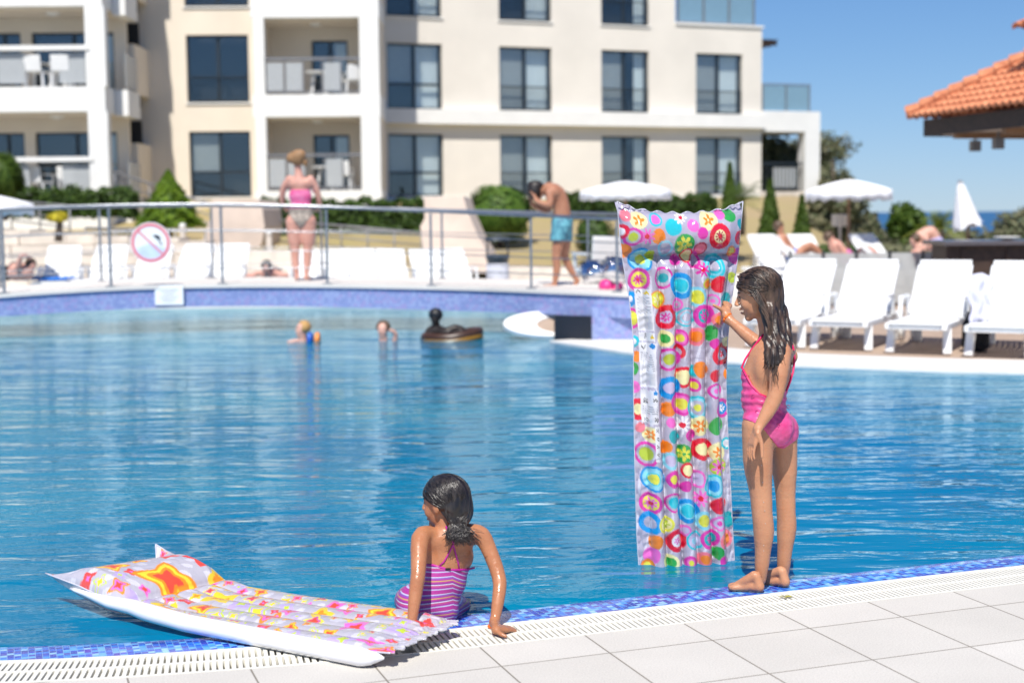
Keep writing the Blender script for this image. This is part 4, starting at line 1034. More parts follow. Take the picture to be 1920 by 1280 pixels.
# ------------------------------------------------------------------ implicit surfaces
class Field:
    def __init__(s, lo, hi, h):
        lo, hi = np.minimum(lo, hi), np.maximum(lo, hi); s.h = h; s.lo = np.array(lo, np.float32); s.n = tuple(int(math.ceil((hi[i]-lo[i])/h))+1 for i in range(3))
        s.f = np.full(s.n, .5, np.float32)
    def _sub(s, a, b):
        i0 = np.maximum(np.floor((np.array(a)-s.lo)/s.h).astype(int), 0); i1 = np.minimum(np.ceil((np.array(b)-s.lo)/s.h).astype(int)+1, s.n)
        if (i1 <= i0).any(): return None, None
        sl_ = tuple(slice(i0[k], i1[k]) for k in range(3))
        ax = [s.lo[k]+s.h*np.arange(i0[k], i1[k], dtype=np.float32) for k in range(3)]
        return sl_, np.stack(np.meshgrid(*ax, indexing='ij'), -1)
    def _mix(s, sl_, d, k, sub=False):
        a = s.f[sl_]
        if sub:
            h = np.maximum(k-np.abs(a+d), 0)/k if k > 0 else 0; s.f[sl_] = np.maximum(a, -d)+h*h*k/4
        else:
            h = np.maximum(k-np.abs(a-d), 0)/k; s.f[sl_] = np.minimum(a, d)-h*h*k/4
    def cone(s, a, b, r1, r2, k=.02, sub=False):
        a = np.array(a, np.float32); b = np.array(b, np.float32); R = max(r1, r2)+k+.02+s.h*2
        sl_, X = s._sub(np.minimum(a,b)-R, np.maximum(a,b)+R)
        if sl_ is None: return
        ab = b-a; L = max(float(ab@ab), 1e-9); t = np.clip(((X-a)@ab)/L, 0, 1)
        d = np.linalg.norm(X-a-t[...,None]*ab, axis=-1)-(r1+(r2-r1)*t); s._mix(sl_, d, k, sub)
    def chain(s, pts, rs, k=.02):
        pts = [np.array(p, np.float32) for p in pts]; R = max(rs)+k+.02+s.h*2
        sl_, X = s._sub(np.min(pts,0)-R, np.max(pts,0)+R)
        if sl_ is None: return
        d = None; kk = .006
        # sample a smooth curve through the joints so that limbs bend without bulges
        m = len(pts); Q = []; q = []
        for i in range(m-1):
            p0,p1,p2,p3 = pts[max(i-1,0)],pts[i],pts[i+1],pts[min(i+2,m-1)]
            for t in (0,.34,.67):
                Q.append(.5*((2*p1)+(-p0+p2)*t+(2*p0-5*p1+4*p2-p3)*t*t+(-p0+3*p1-3*p2+p3)*t**3) if m > 2 else p1+(p2-p1)*t); tt = t*t*(3-2*t); q.append(rs[i]+(rs[i+1]-rs[i])*tt)
        Q.append(pts[-1]); q.append(rs[-1])
        for i in range(len(Q)-1):
            a, b = Q[i], Q[i+1]; ab = b-a; L = max(float(ab@ab), 1e-9); t = np.clip(((X-a)@ab)/L, 0, 1)
            e = np.linalg.norm(X-a-t[...,None]*ab, axis=-1)-(q[i]+(q[i+1]-q[i])*t)
            d = e if d is None else np.minimum(d, e)
        s._mix(sl_, d, k)
    def ell(s, c, r, R=None, k=.02, sub=False):
        c = np.array(c, np.float32); r = np.array(r, np.float32); m = float(r.max())+k+.02+s.h*2
        sl_, X = s._sub(c-m, c+m)
        if sl_ is None: return
        X = X-c
        if R is not None: X = X@np.array(R, np.float32)      # columns of R are the local axes
        k0 = np.linalg.norm(X/r, axis=-1); k1 = np.linalg.norm(X/(r*r), axis=-1)+1e-9
        s._mix(sl_, k0*(k0-1)/k1, k, sub)
    def mesh(s, f=None, smooth=1):
        f = s.f if f is None else f; n = f.shape; ins = f < 0
        c = np.zeros((n[0]-1,n[1]-1,n[2]-1), np.int8); offs = [(i,j,k) for i in (0,1) for j in (0,1) for k in (0,1)]
        for i,j,k in offs: c += ins[i:n[0]-1+i, j:n[1]-1+j, k:n[2]-1+k]
        idx = np.argwhere((c > 0) & (c < 8)); ids = np.full(c.shape, -1, np.int32); ids[tuple(idx.T)] = np.arange(len(idx))
        val = {o: f[idx[:,0]+o[0], idx[:,1]+o[1], idx[:,2]+o[2]] for o in offs}
        acc = np.zeros((len(idx),3)); cnt = np.zeros(len(idx))
        for o in offs:
            for ax in range(3):
                if o[ax]: continue
                p = list(o); p[ax] = 1; v0, v1 = val[o], val[tuple(p)]; m = (v0 < 0) != (v1 < 0)
                t = np.where(m, v0/np.where(m, v0-v1, 1), 0); q = np.tile(np.array(o, float), (len(idx),1)); q[:,ax] += t
                acc[m] += q[m]; cnt[m] += 1
        V = s.lo+s.h*(idx+acc/cnt[:,None]); Q = []
        for ax in range(3):
            a1, a2 = (ax+1)%3, (ax+2)%3
            s0 = [slice(None)]*3; s1 = [slice(None)]*3; s0[ax] = slice(0,-1); s1[ax] = slice(1,None)
            e = ins[tuple(s0)] != ins[tuple(s1)]; E_ = np.argwhere(e)
            E_ = E_[(E_[:,a1] > 0) & (E_[:,a2] > 0) & (E_[:,a1] < n[a1]-1) & (E_[:,a2] < n[a2]-1)]
            if not len(E_): continue
            flip = ins[tuple(E_.T)]
            def cell(d1, d2): q = E_.copy(); q[:,a1] += d1; q[:,a2] += d2; return ids[tuple(q.T)]
            F_ = np.stack([cell(-1,-1), cell(0,-1), cell(0,0), cell(-1,0)], 1)
            F_[~flip] = F_[~flip][:, ::-1]; Q.append(F_)
        Q = np.concatenate(Q)
        for _ in range(smooth):
            S = np.zeros_like(V); C_ = np.zeros(len(V))
            for a, b in ((0,1),(1,2),(2,3),(3,0)):
                np.add.at(S, Q[:,a], V[Q[:,b]]); np.add.at(S, Q[:,b], V[Q[:,a]]); np.add.at(C_, Q[:,a], 1); np.add.at(C_, Q[:,b], 1)
            V = V*.5+.5*S/np.maximum(C_,1)[:,None]
        return V, Q
    def X(s): 
        ax = [s.lo[k]+s.h*np.arange(s.n[k], dtype=np.float32) for k in range(3)]
        return np.stack(np.meshgrid(*ax, indexing='ij'), -1)
def to_px(X):
    R = np.array([[cx_.x,cx_.y,cx_.z],[cy_.x,cy_.y,cy_.z],[FW.x,FW.y,FW.z]], np.float32)
    q = (X-np.array([0,0,CAM_H], np.float32))@R.T; return 960+F_PX*q[...,0]/q[...,2], 640-F_PX*q[...,1]/q[...,2]
def poly_sd(x, y, poly):
    """signed distance in the drawing units (negative inside)"""
    d = np.full(x.shape, 1e9, np.float32); ins = np.zeros(x.shape, bool); n = len(poly)
    for i in range(n):
        (ax,ay),(bx_,by) = poly[i], poly[(i+1)%n]; ex, ey = bx_-ax, by-ay
        t = np.clip(((x-ax)*ex+(y-ay)*ey)/(ex*ex+ey*ey), 0, 1); d = np.minimum(d, (x-ax-t*ex)**2+(y-ay-t*ey)**2)
        c = (ay <= y) != (by <= y); ins ^= c & (x < ax+(y-ay)*ex/(ey if ey else 1e-9))
    return np.where(ins, -1, 1)*np.sqrt(d)
def frame(fwd, up=(0,0,1)):
    f = Vector(fwd).normalized(); u = Vector(up); l = u.cross(f).normalized(); u = f.cross(l); return f, l, u
def Rm(fr): return np.array([[v[i] for v in fr] for i in range(3)])     # columns f, l, u

def skin_mat(name, c, wet=.3, blem=.12):
    m, nt, b = mat(name); L = nt.links; tc = N(nt,'ShaderNodeTexCoord')
    n1 = N(nt,'ShaderNodeTexNoise'); n1.inputs['Scale'].default_value = 9; n1.inputs['Detail'].default_value = 5; L.new(tc.outputs['Object'], n1.inputs['Vector'])
    cr = N(nt,'ShaderNodeValToRGB'); e = cr.color_ramp.elements; e[0].position = .3; e[1].position = .72
    e[0].color = (c[0]*(1-blem),c[1]*(1-blem*1.6),c[2]*(1-blem*1.8),1); e[1].color = (min(1,c[0]*(1+blem*.6)),c[1]*(1+blem*.6),c[2]*(1+blem*.6),1)
    L.new(n1.outputs[0], cr.inputs[0]); L.new(cr.outputs[0], b.inputs['Base Color'])
    n2 = N(nt,'ShaderNodeTexNoise'); n2.inputs['Scale'].default_value = 34; n2.inputs['Detail'].default_value = 3; L.new(tc.outputs['Object'], n2.inputs['Vector'])
    r = N(nt,'ShaderNodeMapRange'); r.inputs[1].default_value = .42; r.inputs[2].default_value = .60; r.inputs[3].default_value = .52; r.inputs[4].default_value = .52-wet; L.new(n2.outputs[0], r.inputs[0]); L.new(r.outputs[0], b.inputs['Roughness'])
    b.inputs['Subsurface Weight'].default_value = .12; b.inputs['Subsurface Radius'].default_value = (1,.35,.2); b.inputs['Subsurface Scale'].default_value = .006
    b.inputs['Specular IOR Level'].default_value = .42
    n3 = N(nt,'ShaderNodeTexNoise'); n3.inputs['Scale'].default_value = 110; n3.inputs['Detail'].default_value = 2; L.new(tc.outputs['Object'], n3.inputs['Vector'])
    bp = N(nt,'ShaderNodeBump'); bp.inputs['Strength'].default_value = .4; bp.inputs['Distance'].default_value = .003; L.new(n3.outputs[0], bp.inputs['Height']); L.new(bp.outputs[0], b.inputs['Normal'])
    return m
def hair_mat(name, c, c2, rough=.32):
    m, nt, b = mat(name); L = nt.links; tc = N(nt,'ShaderNodeTexCoord'); g = N(nt,'ShaderNodeNewGeometry')
    n1 = N(nt,'ShaderNodeTexNoise'); n1.inputs['Scale'].default_value = 60; n1.inputs['Detail'].default_value = 3
    mp = N(nt,'ShaderNodeMapping'); mp.inputs['Scale'].default_value = (1,1,.18); L.new(tc.outputs['Object'], mp.inputs[0]); L.new(mp.outputs[0], n1.inputs['Vector'])
    cr = N(nt,'ShaderNodeValToRGB'); e = cr.color_ramp.elements; e[0].position = .32; e[1].position = .7; e[0].color = (*c,1); e[1].color = (*c2,1)
    mx = N(nt,'ShaderNodeMath', operation='MULTIPLY_ADD'); L.new(g.outputs['Random Per Island'], mx.inputs[0]); mx.inputs[1].default_value = .3; L.new(n1.outputs[0], mx.inputs[2]); 
    sb = N(nt,'ShaderNodeMath', operation='SUBTRACT'); L.new(mx.outputs[0], sb.inputs[0]); sb.inputs[1].default_value = .15
    L.new(sb.outputs[0], cr.inputs[0]); L.new(cr.outputs[0], b.inputs['Base Color']); b.inputs['Roughness'].default_value = rough; b.inputs['Specular IOR Level'].default_value = .6
    bp = N(nt,'ShaderNodeBump'); bp.inputs['Strength'].default_value = .6; bp.inputs['Distance'].default_value = .004; L.new(n1.outputs[0], bp.inputs['Height']); L.new(bp.outputs[0], b.inputs['Normal'])
    return m
def head(F, c, fr, H, k=.012, ears=True, mouth=True):
    """adds a head (height H, centre c, axes f,l,u) to the body field"""
    f, l, u = fr; R = Rm(fr); p = lambda x,y,z: Vector(c)+(f*x+l*y+u*z)*H
    F.ell(p(-.07,0,.13), np.array((.41,.335,.36))*H, R, k); F.ell(p(.11,0,-.02), np.array((.275,.27,.36))*H, R, k)
    F.ell(p(.10,0,-.26), np.array((.23,.215,.19))*H, R, k); F.cone(p(.27,.03,-.40), p(.27,-.03,-.40), .075*H, .075*H, k)
    for s in (-1,1): F.ell(p(.235,s*.13,-.14), np.array((.11,.11,.12))*H, R, k*.8)
    F.cone(p(.355,0,.07), p(.462,0,-.10), .028*H, .036*H, .008); 
    for s in (-1,1):
        F.ell(p(.425,s*.035,-.115), np.array((.035,.035,.028))*H, R, .004)
        F.ell(p(.395,s*.135,.012), np.array((.055,.075,.045))*H, R, .012, sub=True)
        F.cone(p(.345,s*.06,.085), p(.30,s*.19,.085), .028*H, .02*H, .008)
        if ears: F.ell(p(-.03,s*.335,-.03), np.array((.075,.035,.115))*H, R, .004)
    if mouth:
        F.ell(p(.380,0,-.205), np.array((.045,.085,.028))*H, R, .006); F.ell(p(.352,0,-.30), np.array((.05,.075,.030))*H, R, .006)
        F.ell(p(.39,0,-.252), np.array((.08,.06,.018))*H, R, .003, sub=True)
    return p
def face_parts(p, H, fr, par, skin_lip, open_=True):
    f, l, u = fr; dark = eye_dark
    for s in (-1,1):
        q = MB(); q.lathe([(.0001,-.043*H)]+[(.043*H*sin(a),-.043*H*cos(a)) for a in np.linspace(.3,2.8,8)]+[(.0001,.043*H)], 14)
        M = Matrix.Translation(p(.292,s*.13,.008)) @ Matrix(((f.x,l.x,u.x,0),(f.y,l.y,u.y,0),(f.z,l.z,u.z,0),(0,0,0,1)))
        e = MB(); e.add([M @ Vector(v) for v in q.v], q.f); eo = e.build('eye', eye_white, par, smooth=True)
        q = MB(); q.tube([p(.322,s*.13,.004), p(.338,s*.133,.0)], [.026*H,.020*H], 10); q.build('iris', dark, eo, smooth=True)
        q = MB(); q.tube([p(.330,s*.075,.022), p(.345,s*.13,.038), p(.315,s*.195,.018)], [.007*H,.014*H,.008*H], 6); q.build('eyelashes', dark, par, smooth=True)
        q = MB(); q.tube([p(.368,s*.05,.100), p(.350,s*.13,.120), p(.295,s*.22,.100)], [.008*H,.012*H,.005*H], 6); q.build('eyebrow', dark, par, smooth=True)
eye_white = simple('eye_white', (.75,.73,.7), .2); eye_dark = simple('eye_dark', (.012,.008,.006), .3)
lip_m = simple('lips', (.42,.13,.10), .4)
def strand(mb, pts, r0, rg, n=12, wav=.004, sides=5, k=None):
    """catmull-rom curve through pts with a slight wave, tapering to the tip"""
    pts = [Vector(p) for p in pts]; m = len(pts); out = []
    a, b = rg.uniform(0,6), rg.uniform(0,6); fr = rg.uniform(1.6,3.2)
    for i in range(n+1):
        T = i/n*(m-1); j = min(int(T), m-2); t = T-j; p0,p1,p2,p3 = pts[max(j-1,0)],pts[j],pts[j+1],pts[min(j+2,m-1)]
        p = .5*((2*p1)+(-p0+p2)*t+(2*p0-5*p1+4*p2-p3)*t*t+(-p0+3*p1-3*p2+p3)*t**3); w = wav*(i/n)
        out.append(p+Vector((sin(a+fr*i*.9)*w, cos(b+fr*i*.7)*w, 0)))
    mb.tube(out, [r0*(1-.75*(i/n)**2) for i in range(n+1)], sides, flat=.6)
def flat_hand(F, wrist, palm_end, side, nrm, spread, lens, curl=0., r=.0068, thumb=None, palm_r=.011, k=.006):
    """palm from wrist to palm_end; side = across the palm towards the thumb; fingers spread out from palm_end"""
    w, e = Vector(wrist), Vector(palm_end); d = (e-w).normalized(); s = Vector(side).normalized(); nn = Vector(nrm).normalized()
    for x in (-.021,-.007,.007,.021): F.cone(w+s*x*.55, e+s*x, palm_r, palm_r*.82, .009)
    for i, x in enumerate((.022,.0075,-.0075,-.0215)):
        a = e+s*x; L_ = lens[i]; dd = (d+s*spread*x*30).normalized(); p1 = a+dd*L_*.45-nn*curl*L_*.12; p2 = p1+(dd*.8-nn*curl*.5).normalized()*L_*.32; p3 = p2+(dd*.6-nn*curl).normalized()*L_*.25
        F.chain([a,p1,p2,p3], [r*1.1,r,r*.92,r*.75], .0025)
    if thumb:
        a = w.lerp(e,.3)+s*.02; m = a+(s*.6+d*.6).normalized()*.022; t = m+(Vector(thumb)-m); F.chain([a,m,t], [r*1.5,r*1.25,r*.9], .004)
P3 = P
def scalp_strands(q, p, rg, n, part=.06, r=(.0022,.0036), low=-.55, rad=(.452,.385,.402), fwd=.62):
    """thin locks lying on the scalp, combed from the parting down to the nape"""
    for i in range(n):
        s = 1 if rg.random() < .6 else -1; t = rg.random()**.6
        a0 = rg.uniform(.15, 2.3); d0 = Vector((cos(a0)*fwd, s*part*2, sin(a0))).normalized()
        d1 = Vector((-.15-.85*t, s*rg.uniform(.25,1.)*(1-.6*t), rg.uniform(low-.2*t,-.05))).normalized(); m = (d0*.5+d1*.5+Vector((0,s*.30*(1-t),.12))).normalized(); pts = []
        for k in range(7):
            f = k/6; d = (d0*(1-f)**2+m*2*f*(1-f)+d1*f*f).normalized(); w = 1.0+.012*sin(9*f+i); pts.append(p(-.07+d.x*rad[0]*w, d.y*rad[1]*w, .13+d.z*rad[2]*w))
        strand(q, pts, rg.uniform(*r), rg, 12, .0022)
# ================================================================== standing girl
hx = .004
girl = thing('person', G(1440,1106), 'girl in a pink swimsuit standing on the pool rim, holding the tall dotted air mattress', 'person')
skinA = skin_mat('skin_tan', (.50,.245,.135)); 
lo = np.array([P(1330,600,5.3).x, 5.40, -.03]); hi = np.array([P(1525,600,6.1).x, 6.25, 1.52])
F = Field(lo, hi, hx)
fr = frame((-.87,.5,0)); R = Rm(fr)
# torso
F.ell(P(1447,690,5.69), (.072,.118,.12), R, .02); F.ell(P(1462,657,5.69), (.055,.118,.05), R, .025)
F.chain([P(1441,636,5.69), P(1424,670,5.69), P(1413,704,5.69)], [.034,.042,.047], .03); F.ell(P(1432,746,5.69), (.086,.094,.11), R, .03); F.ell(P(1441,795,5.69), (.092,.108,.075), R, .03)
F.ell(P(1458,808,5.655), (.056,.056,.062), R, .025); F.ell(P(1465,808,5.75), (.050,.052,.06), R, .025)
F.chain([P(1449,655,5.69), P(1440,618,5.69), P(1436,590,5.69)], [.046,.036,.038], .02)
# near (left) leg
F.chain([P(1424,800,5.635), P(1421,860,5.63), P(1427,930,5.63), P(1429,962,5.632), P(1432,995,5.64), P(1430,1040,5.65), P(1426,1086,5.66)], [.070,.0595,.0435,.041,.0415,.031,.0228], .025)
def foot(heel, toe, k=.006):
    heel, toe = Vector(heel), Vector(toe); d = (toe-heel); L_ = d.length; d.normalize(); s = Vector((-d.y,d.x,0)); z = Vector((0,0,1))
    F.chain([heel+z*.055+d*.012, heel+z*.02+d*.002], [.0175,.020], .008); F.cone(heel+d*.0+z*.012, heel+d*.05+z*.012, .020, .018, k)
    F.chain([heel+z*.058+d*.022, heel+d*L_*.38+z*.036, heel+d*L_*.72+z*.012], [.0195,.0195,.012], .008)
    for x in (-.016,0,.016): F.cone(heel+d*.05+z*.008, heel+d*L_*.74+s*x*1.2+z*.004, .014, .0125, .008)
    for i, x in enumerate((-.025,-.0105,.001,.0115,.021)):
        r_ = (.0102,.0082,.0078,.0075,.007)[i]; e = heel+d*(L_*(1-(0,.02,.06,.10,.15)[i])-.008)+s*x
        F.chain([heel+d*L_*.72+s*x*.95+z*.005, heel+d*L_*.84+s*x+z*.006, e], [r_*1.15, r_*.95, r_], .003)
h0 = G(1424,1107,.006); h0.z = .008; t0_ = G(1362,1102.5,.0); t0_.z = .006
foot(h0, t0_)
# far (right) leg
F.chain([P(1466,805,5.75), P(1470,860,5.76), P(1473,930,5.77), P(1474,960,5.77), P(1475,990,5.775), P(1471,1038,5.78), P(1468,1082,5.785)], [.064,.054,.040,.0385,.040,.030,.0228], .025)
h1 = G(1472,1099,.0); h1.z = .004; t1_ = h1+Vector((-.125,.13,0)); t1_.z = .0; foot(h1, t1_)
Fs = F.f.copy()
# near arm
F.chain([P(1465,660,5.595), P(1461,690,5.565), P(1457,730,5.55), P(1446,760,5.545), P(1421,803,5.53)], [.040,.040,.0325,.030,.0185], .016)
w = P(1421,803,5.53); e = P(1411,832,5.53); flat_hand(F, w, e, (.35,-.9,.1), (-1,0.2,0), .05, (.058,.066,.062,.050), .35, .0064, None)
F.chain([P(1421,812,5.51), P(1428,832,5.505), P(1429,856,5.50)], [.011,.0088,.007], .006)
# far arm holding the mattress
F.chain([P(1478,668,5.79), P(1440,658,5.92), P(1412,637,5.98), P(1367,599,6.055)], [.038,.032,.0295,.0185], .014)
w = P(1367,599,6.055); e = P(1357,583,6.085)
F.chain([w, P(1361,590,6.07), P(1357,582,6.08)], [.019,.019,.015], .01); F.cone(w, P(1364,578,6.11), .017, .013, .01)
F.chain([P(1357,584,6.07), P(1349,578,6.062), P(1338,572,6.055)], [.0095,.0085,.0065], .006)
for i,(ax_,ay_,bx2,by2) in enumerate(((1358,582,1352,570),(1361,579,1357,564),(1364,578,1363,563),(1366,580,1368,566))):
    F.chain([P(ax_,ay_,6.11), P(bx2+2,by2+6,6.15), P(bx2-5,by2+3,6.165)], [.0085,.0078,.0062], .003)
# head
hc = P(1421,552,5.685); frh = frame((-.90,.30,-.22)); HH = .205
ph = head(F, hc, frh, HH)
fx, fy = to_px(F.X())
V, Q = F.mesh(smooth=1); body = mesh_np('body', V, Q, skinA, girl)
# swimsuit: a thin shell over the torso, cut to the suit's outline
suit_poly = [(1376,688),(1391,687),(1397,700),(1408,722),(1424,738),(1446,746),(1462,744),(1474,730),(1486,738),(1508,760),(1508,806),(1494,824),(1470,841),(1459,839),(1447,824),(1433,806),(1412,791),(1376,781)]
Xs = F.X(); sdp = poly_sd(fx, fy, suit_poly)*.00212
T = Field(lo, hi, hx); T.ell(P(1432,746,5.69), (.090,.098,.11), R, .03); T.ell(P(1441,795,5.69), (.096,.112,.075), R, .03)
T.ell(P(1458,808,5.655), (.0605,.0605,.0665), R, .025); T.ell(P(1465,808,5.75), (.0545,.0565,.0645), R, .025)
T.cone(P(1424,808,5.635), P(1421,850,5.63), .078,.068,.03); T.cone(P(1466,812,5.75), P(1470,860,5.76), .071,.060,.03)
ang = Xs[...,2]; wr = .0022*np.sin(ang*210+Xs[...,0]*90+4*np.sin(Xs[...,0]*30))*np.exp(-((ang-.80)/.10)**2)
Gf = np.maximum(Fs-.0035-wr, sdp); TS = Field(lo, hi, hx); TS.f = Fs
V, Q = F.mesh(Gf, smooth=1)
mark_m = simple('print_mark', (.45,.02,.16), .5); pink = simple('pink_lycra', (.62,.05,.20), .32, var=.10, scale=30, bump=.35, bscale=55, c2=(.72,.10,.30)); trim = simple('pink_trim', (.78,.015,.13), .4)
suit = mesh_np('swimsuit', V, Q, pink, girl)
def on_surface(F, p, d, lift=.003):
    """march from p along d until the body surface is met"""
    p = Vector(p); d = Vector(d).normalized(); best = (9, p.copy())
    for _ in range(90):
        i = tuple(int(np.clip(round((p[k]-F.lo[k])/F.h), 0, F.n[k]-1)) for k in range(3)); v = F.f[i]
        if v < best[0] and v < .45: best = (float(v), p.copy())
        if v < .0015: return p-d*lift
        p += d*max(min(float(v),.05)*.7,.001)
    return best[1]-d*lift
cdir = lambda p: (Vector(p)-Vector((0,0,CAM_H))).normalized()
def px_line(F, pts, D=5.2, lift=.002):
    return [on_surface(F, P(x,y,D), ray(x,y), lift) for x,y in pts]
tl_ = px_line(TS, [(1391,688),(1398,701),(1409,722),(1424,738),(1440,745)], 5.4, .004)
q = MB(); q.tube(px_line(F, [(1431,627),(1421,640),(1408,657),(1397,674),(1390,690)], 5.45, .002), .0042, 8)
q.tube([v for v in tl_], .0038, 8)
q.tube(px_line(F, [(1481,636),(1487,652),(1490,672),(1487,697),(1481,716),(1474,734)], 5.45, .002), .0048, 8)
q.build('straps', trim, suit, smooth=True)
# printed heart spots on the swimsuit
for (x,y) in ((1459,797),(1402,706),(1412,742),(1394,760),(1478,762),(1482,800),(1399,727),(1420,772),(1460,770),(1446,752)):
    q = MB(); c_ = px_line(TS, [(x,y)], 5.4, .0042)[0]; q.tube([c_+Vector((.007*cos(a),0,.007*sin(a))) for a in np.linspace(0,5.2,8)], .0012, 5); q.build('print_mark', mark_m, suit, smooth=True)
face_parts(ph, HH, frh, girl, lip_m)
q = MB(); q.tube([ph(.385,-.05,-.225), ph(.405,0,-.212), ph(.385,.05,-.225)], [.006*HH,.018*HH,.006*HH], 8); q.tube([ph(.37,-.04,-.285), ph(.39,0,-.285), ph(.37,.04,-.285)], [.006*HH,.022*HH,.006*HH], 8); q.build('lips', lip_m, girl, smooth=True)
q = MB(); wc = P(1364,596,6.06); wd = (P(1412,637,5.98)-wc).normalized(); a1 = wd.cross(Vector((0,0,1))).normalized(); a2 = wd.cross(a1)
q.tube([wc+(a1*cos(a)+a2*sin(a))*.0205 for a in np.linspace(0,2*pi,21)], .0055, 6); q.build('wristband', simple('orange_band', (.85,.16,.01), .4), girl, smooth=True)
# hair: scalp cap + strands
hairA = hair_mat('wet_brown_hair', (.014,.008,.005), (.105,.060,.038), .42)
C = Field(np.array(hc)-np.array((.2,.2,.46)), np.array(hc)+.22, .004)
Rh = Rm(frh); C.ell(ph(-.07,0,.13), np.array((.445,.375,.395))*HH, Rh, .01); C.ell(ph(.02,0,.10), np.array((.37,.33,.40))*HH, Rh, .01); C.ell(ph(-.22,0,-.10), np.array((.27,.30,.33))*HH, Rh, .02)
Xc = C.X()-np.array(hc, np.float32); xf, xl, xu = [Xc@np.array(v, np.float32)/HH for v in frh]
cut = np.maximum(xf-(.255+.35*(xu-.25)+.0*xl), -(xu+.38)); line = xf-.02-(xu+.02)*.75      # hairline: leaves the face free
cut = np.where(xu < .27, np.maximum(cut, line), cut)*HH
rid = .0018*np.sin(xl*75+xu*14+3*np.sin(xf*9))
C2 = Field(C.lo, C.lo+(np.array(C.n)-1)*C.h-.0001, C.h); C2.f = C.f*0+.5
for (x0,d0),(x1,d1),(x2,d2,y2),r_ in (((1441,5.60),(1440,5.565),(1441,5.535,690),.019),((1452,5.60),(1452,5.555),(1450,5.525,688),.024),((1463,5.62),(1464,5.56),(1460,5.53,682),.024),((1473,5.66),(1476,5.60),(1472,5.56,676),.022),((1475,5.70),(1482,5.68),(1481,5.65,664),.016)):
    C2.chain([P(x0-9,578,d0+.02), P(x0,612,d0), P(x1,655,d1), P(x2,y2,d2)], [r_*1.1,r_,r_*.85,r_*.25], .008)
Xz = C.X(); C2f = C2.f[:C.n[0],:C.n[1],:C.n[2]]+.0016*np.sin(Xz[...,0]*300+np.sin(Xz[...,2]*31)*3.2+Xz[...,1]*120)+.0010*np.sin(Xz[...,0]*640+Xz[...,2]*70+2*np.sin(Xz[...,2]*55))
ff = np.maximum(C.f+rid, cut); hk = np.maximum(.014-np.abs(ff-C2f),0)/.014; ff = np.minimum(ff, C2f)-hk*hk*.014/4
V, Q = C.mesh(ff, smooth=1); cap = mesh_np('hair', V, Q, hairA, girl)
q = MB(); rg = random.Random(11)
for i in range(330):
    s = rg.uniform(-1,1); t = rg.uniform(0,1)
    # rows over the near side of the head: from parting to nape
    top = ph(.26-.42*t, .08*s, .50-.10*abs(t-.4))
    if i < 190:      # near side + back: sweep over the ear then down the back of the shoulder
        side = ph(-.03-.30*t, .36-.06*t, .10+.10*(1-t)+.05*s); nape = P(1449+22*t+5*s, 612+rg.uniform(-8,8), 5.60+.08*t)
        m1 = P(1454+22*t+6*s, 648, 5.565+.07*t); e_ = P(1440+34*rg.random()+6*s, 668+rg.uniform(0,38)*(1-abs(t-.3)), 5.525+.05*t)
        strand(q, [top, side, nape, m1, e_], rg.uniform(.0022,.0042), rg, 16, .005)
    elif i < 260:    # front lock behind the ear falling over the collar
        side = ph(.05-.1*t, .36, .02+.12*t); nape = P(1438+8*t, 600+4*s, 5.575)
        strand(q, [ph(.30-.2*t,.1,.44), side, nape, P(1439+9*t,640,5.57), P(1431+22*rg.random(), 664+30*rg.random(), 5.545)], rg.uniform(.002,.0038), rg, 15, .005)
    else:            # far side and back
        side = ph(-.35-.1*t, -.1*s, .2); strand(q, [top, side, P(1466+10*t,610,5.72), P(1477+8*t,645,5.72), P(1474+12*rg.random(),665+34*rg.random(),5.68)], rg.uniform(.002,.004), rg, 14, .005)
scalp_strands(q, ph, rg, 150, rad=(.452,.380,.402))
for k in range(6): strand(q, [P(1452+k*1.5,660,5.54), P(1450+k*2,685,5.53), P(1448+k*2.2,702,5.522), P(1449+k*2+rg.uniform(-3,3),708+rg.uniform(0,20),5.515)], .0026, rg, 12, .0015)
q.build('hair_strands', hairA, cap, smooth=True)
# water droplets on the leg
drop_m = simple('droplet', (.6,.55,.5), .05, coat=1)
for (x,y) in ((1428,872),(1430,904),(1432,941),(1434,957),(1435,981),(1432,1022),(1432,1032)):
    q = MB(); c_ = px_line(F, [(x,y)], 5.4, .0)[0]; q.lathe([(.0005,-.002),(.0016,-.001),(.0017,.0008),(.0005,.002)], 8, c_); q.build('water_drop', drop_m, girl, smooth=True)

# ================================================================== seated girl
sit = thing('person', G(828,1180), 'girl in a striped purple swimsuit sitting on the pool rim with her back to us', 'person')
skinB = skin_mat('skin_bronze', (.42,.185,.092), .34)
lo = np.array([P(715,600,5.2).x, 4.93, -.42]); hi = np.array([P(990,600,5.4).x, 5.85, .63]); F = Field(lo, hi, .004)
fb_ = frame((-.35,.93,0)); R = Rm(fb_)
F.ell(P(843,1010,5.27), (.050,.112,.05), R, .03); F.ell(P(842,1045,5.28), (.062,.096,.075), R, .03)
F.ell(P(828,1090,5.27), (.070,.093,.075), R, .035); F.ell(P(803,1128,5.26), (.085,.112,.075), R, .035)
F.ell(P(782,1140,5.22), (.065,.062,.06), R, .02); F.ell(P(828,1143,5.25), (.06,.06,.06), R, .02)
F.chain([P(842,1010,5.27), P(838,985,5.27), P(834,962,5.28)], [.046,.036,.038], .02)
F.chain([P(778,1130,5.28), P(768,1126,5.42), P(775,1140,5.58)], [.066,.056,.045], .03)
F.chain([P(828,1140,5.32), P(850,1140,5.46), P(872,1142,5.60)], [.064,.056,.045], .03)
a_ = P(775,1140,5.58); F.chain([a_, a_+Vector((0,.03,-.30))], [.044,.028], .01); a_ = P(872,1142,5.6); F.chain([a_, a_+Vector((.02,.04,-.30))], [.044,.028], .01)
Fs2 = F.f.copy()
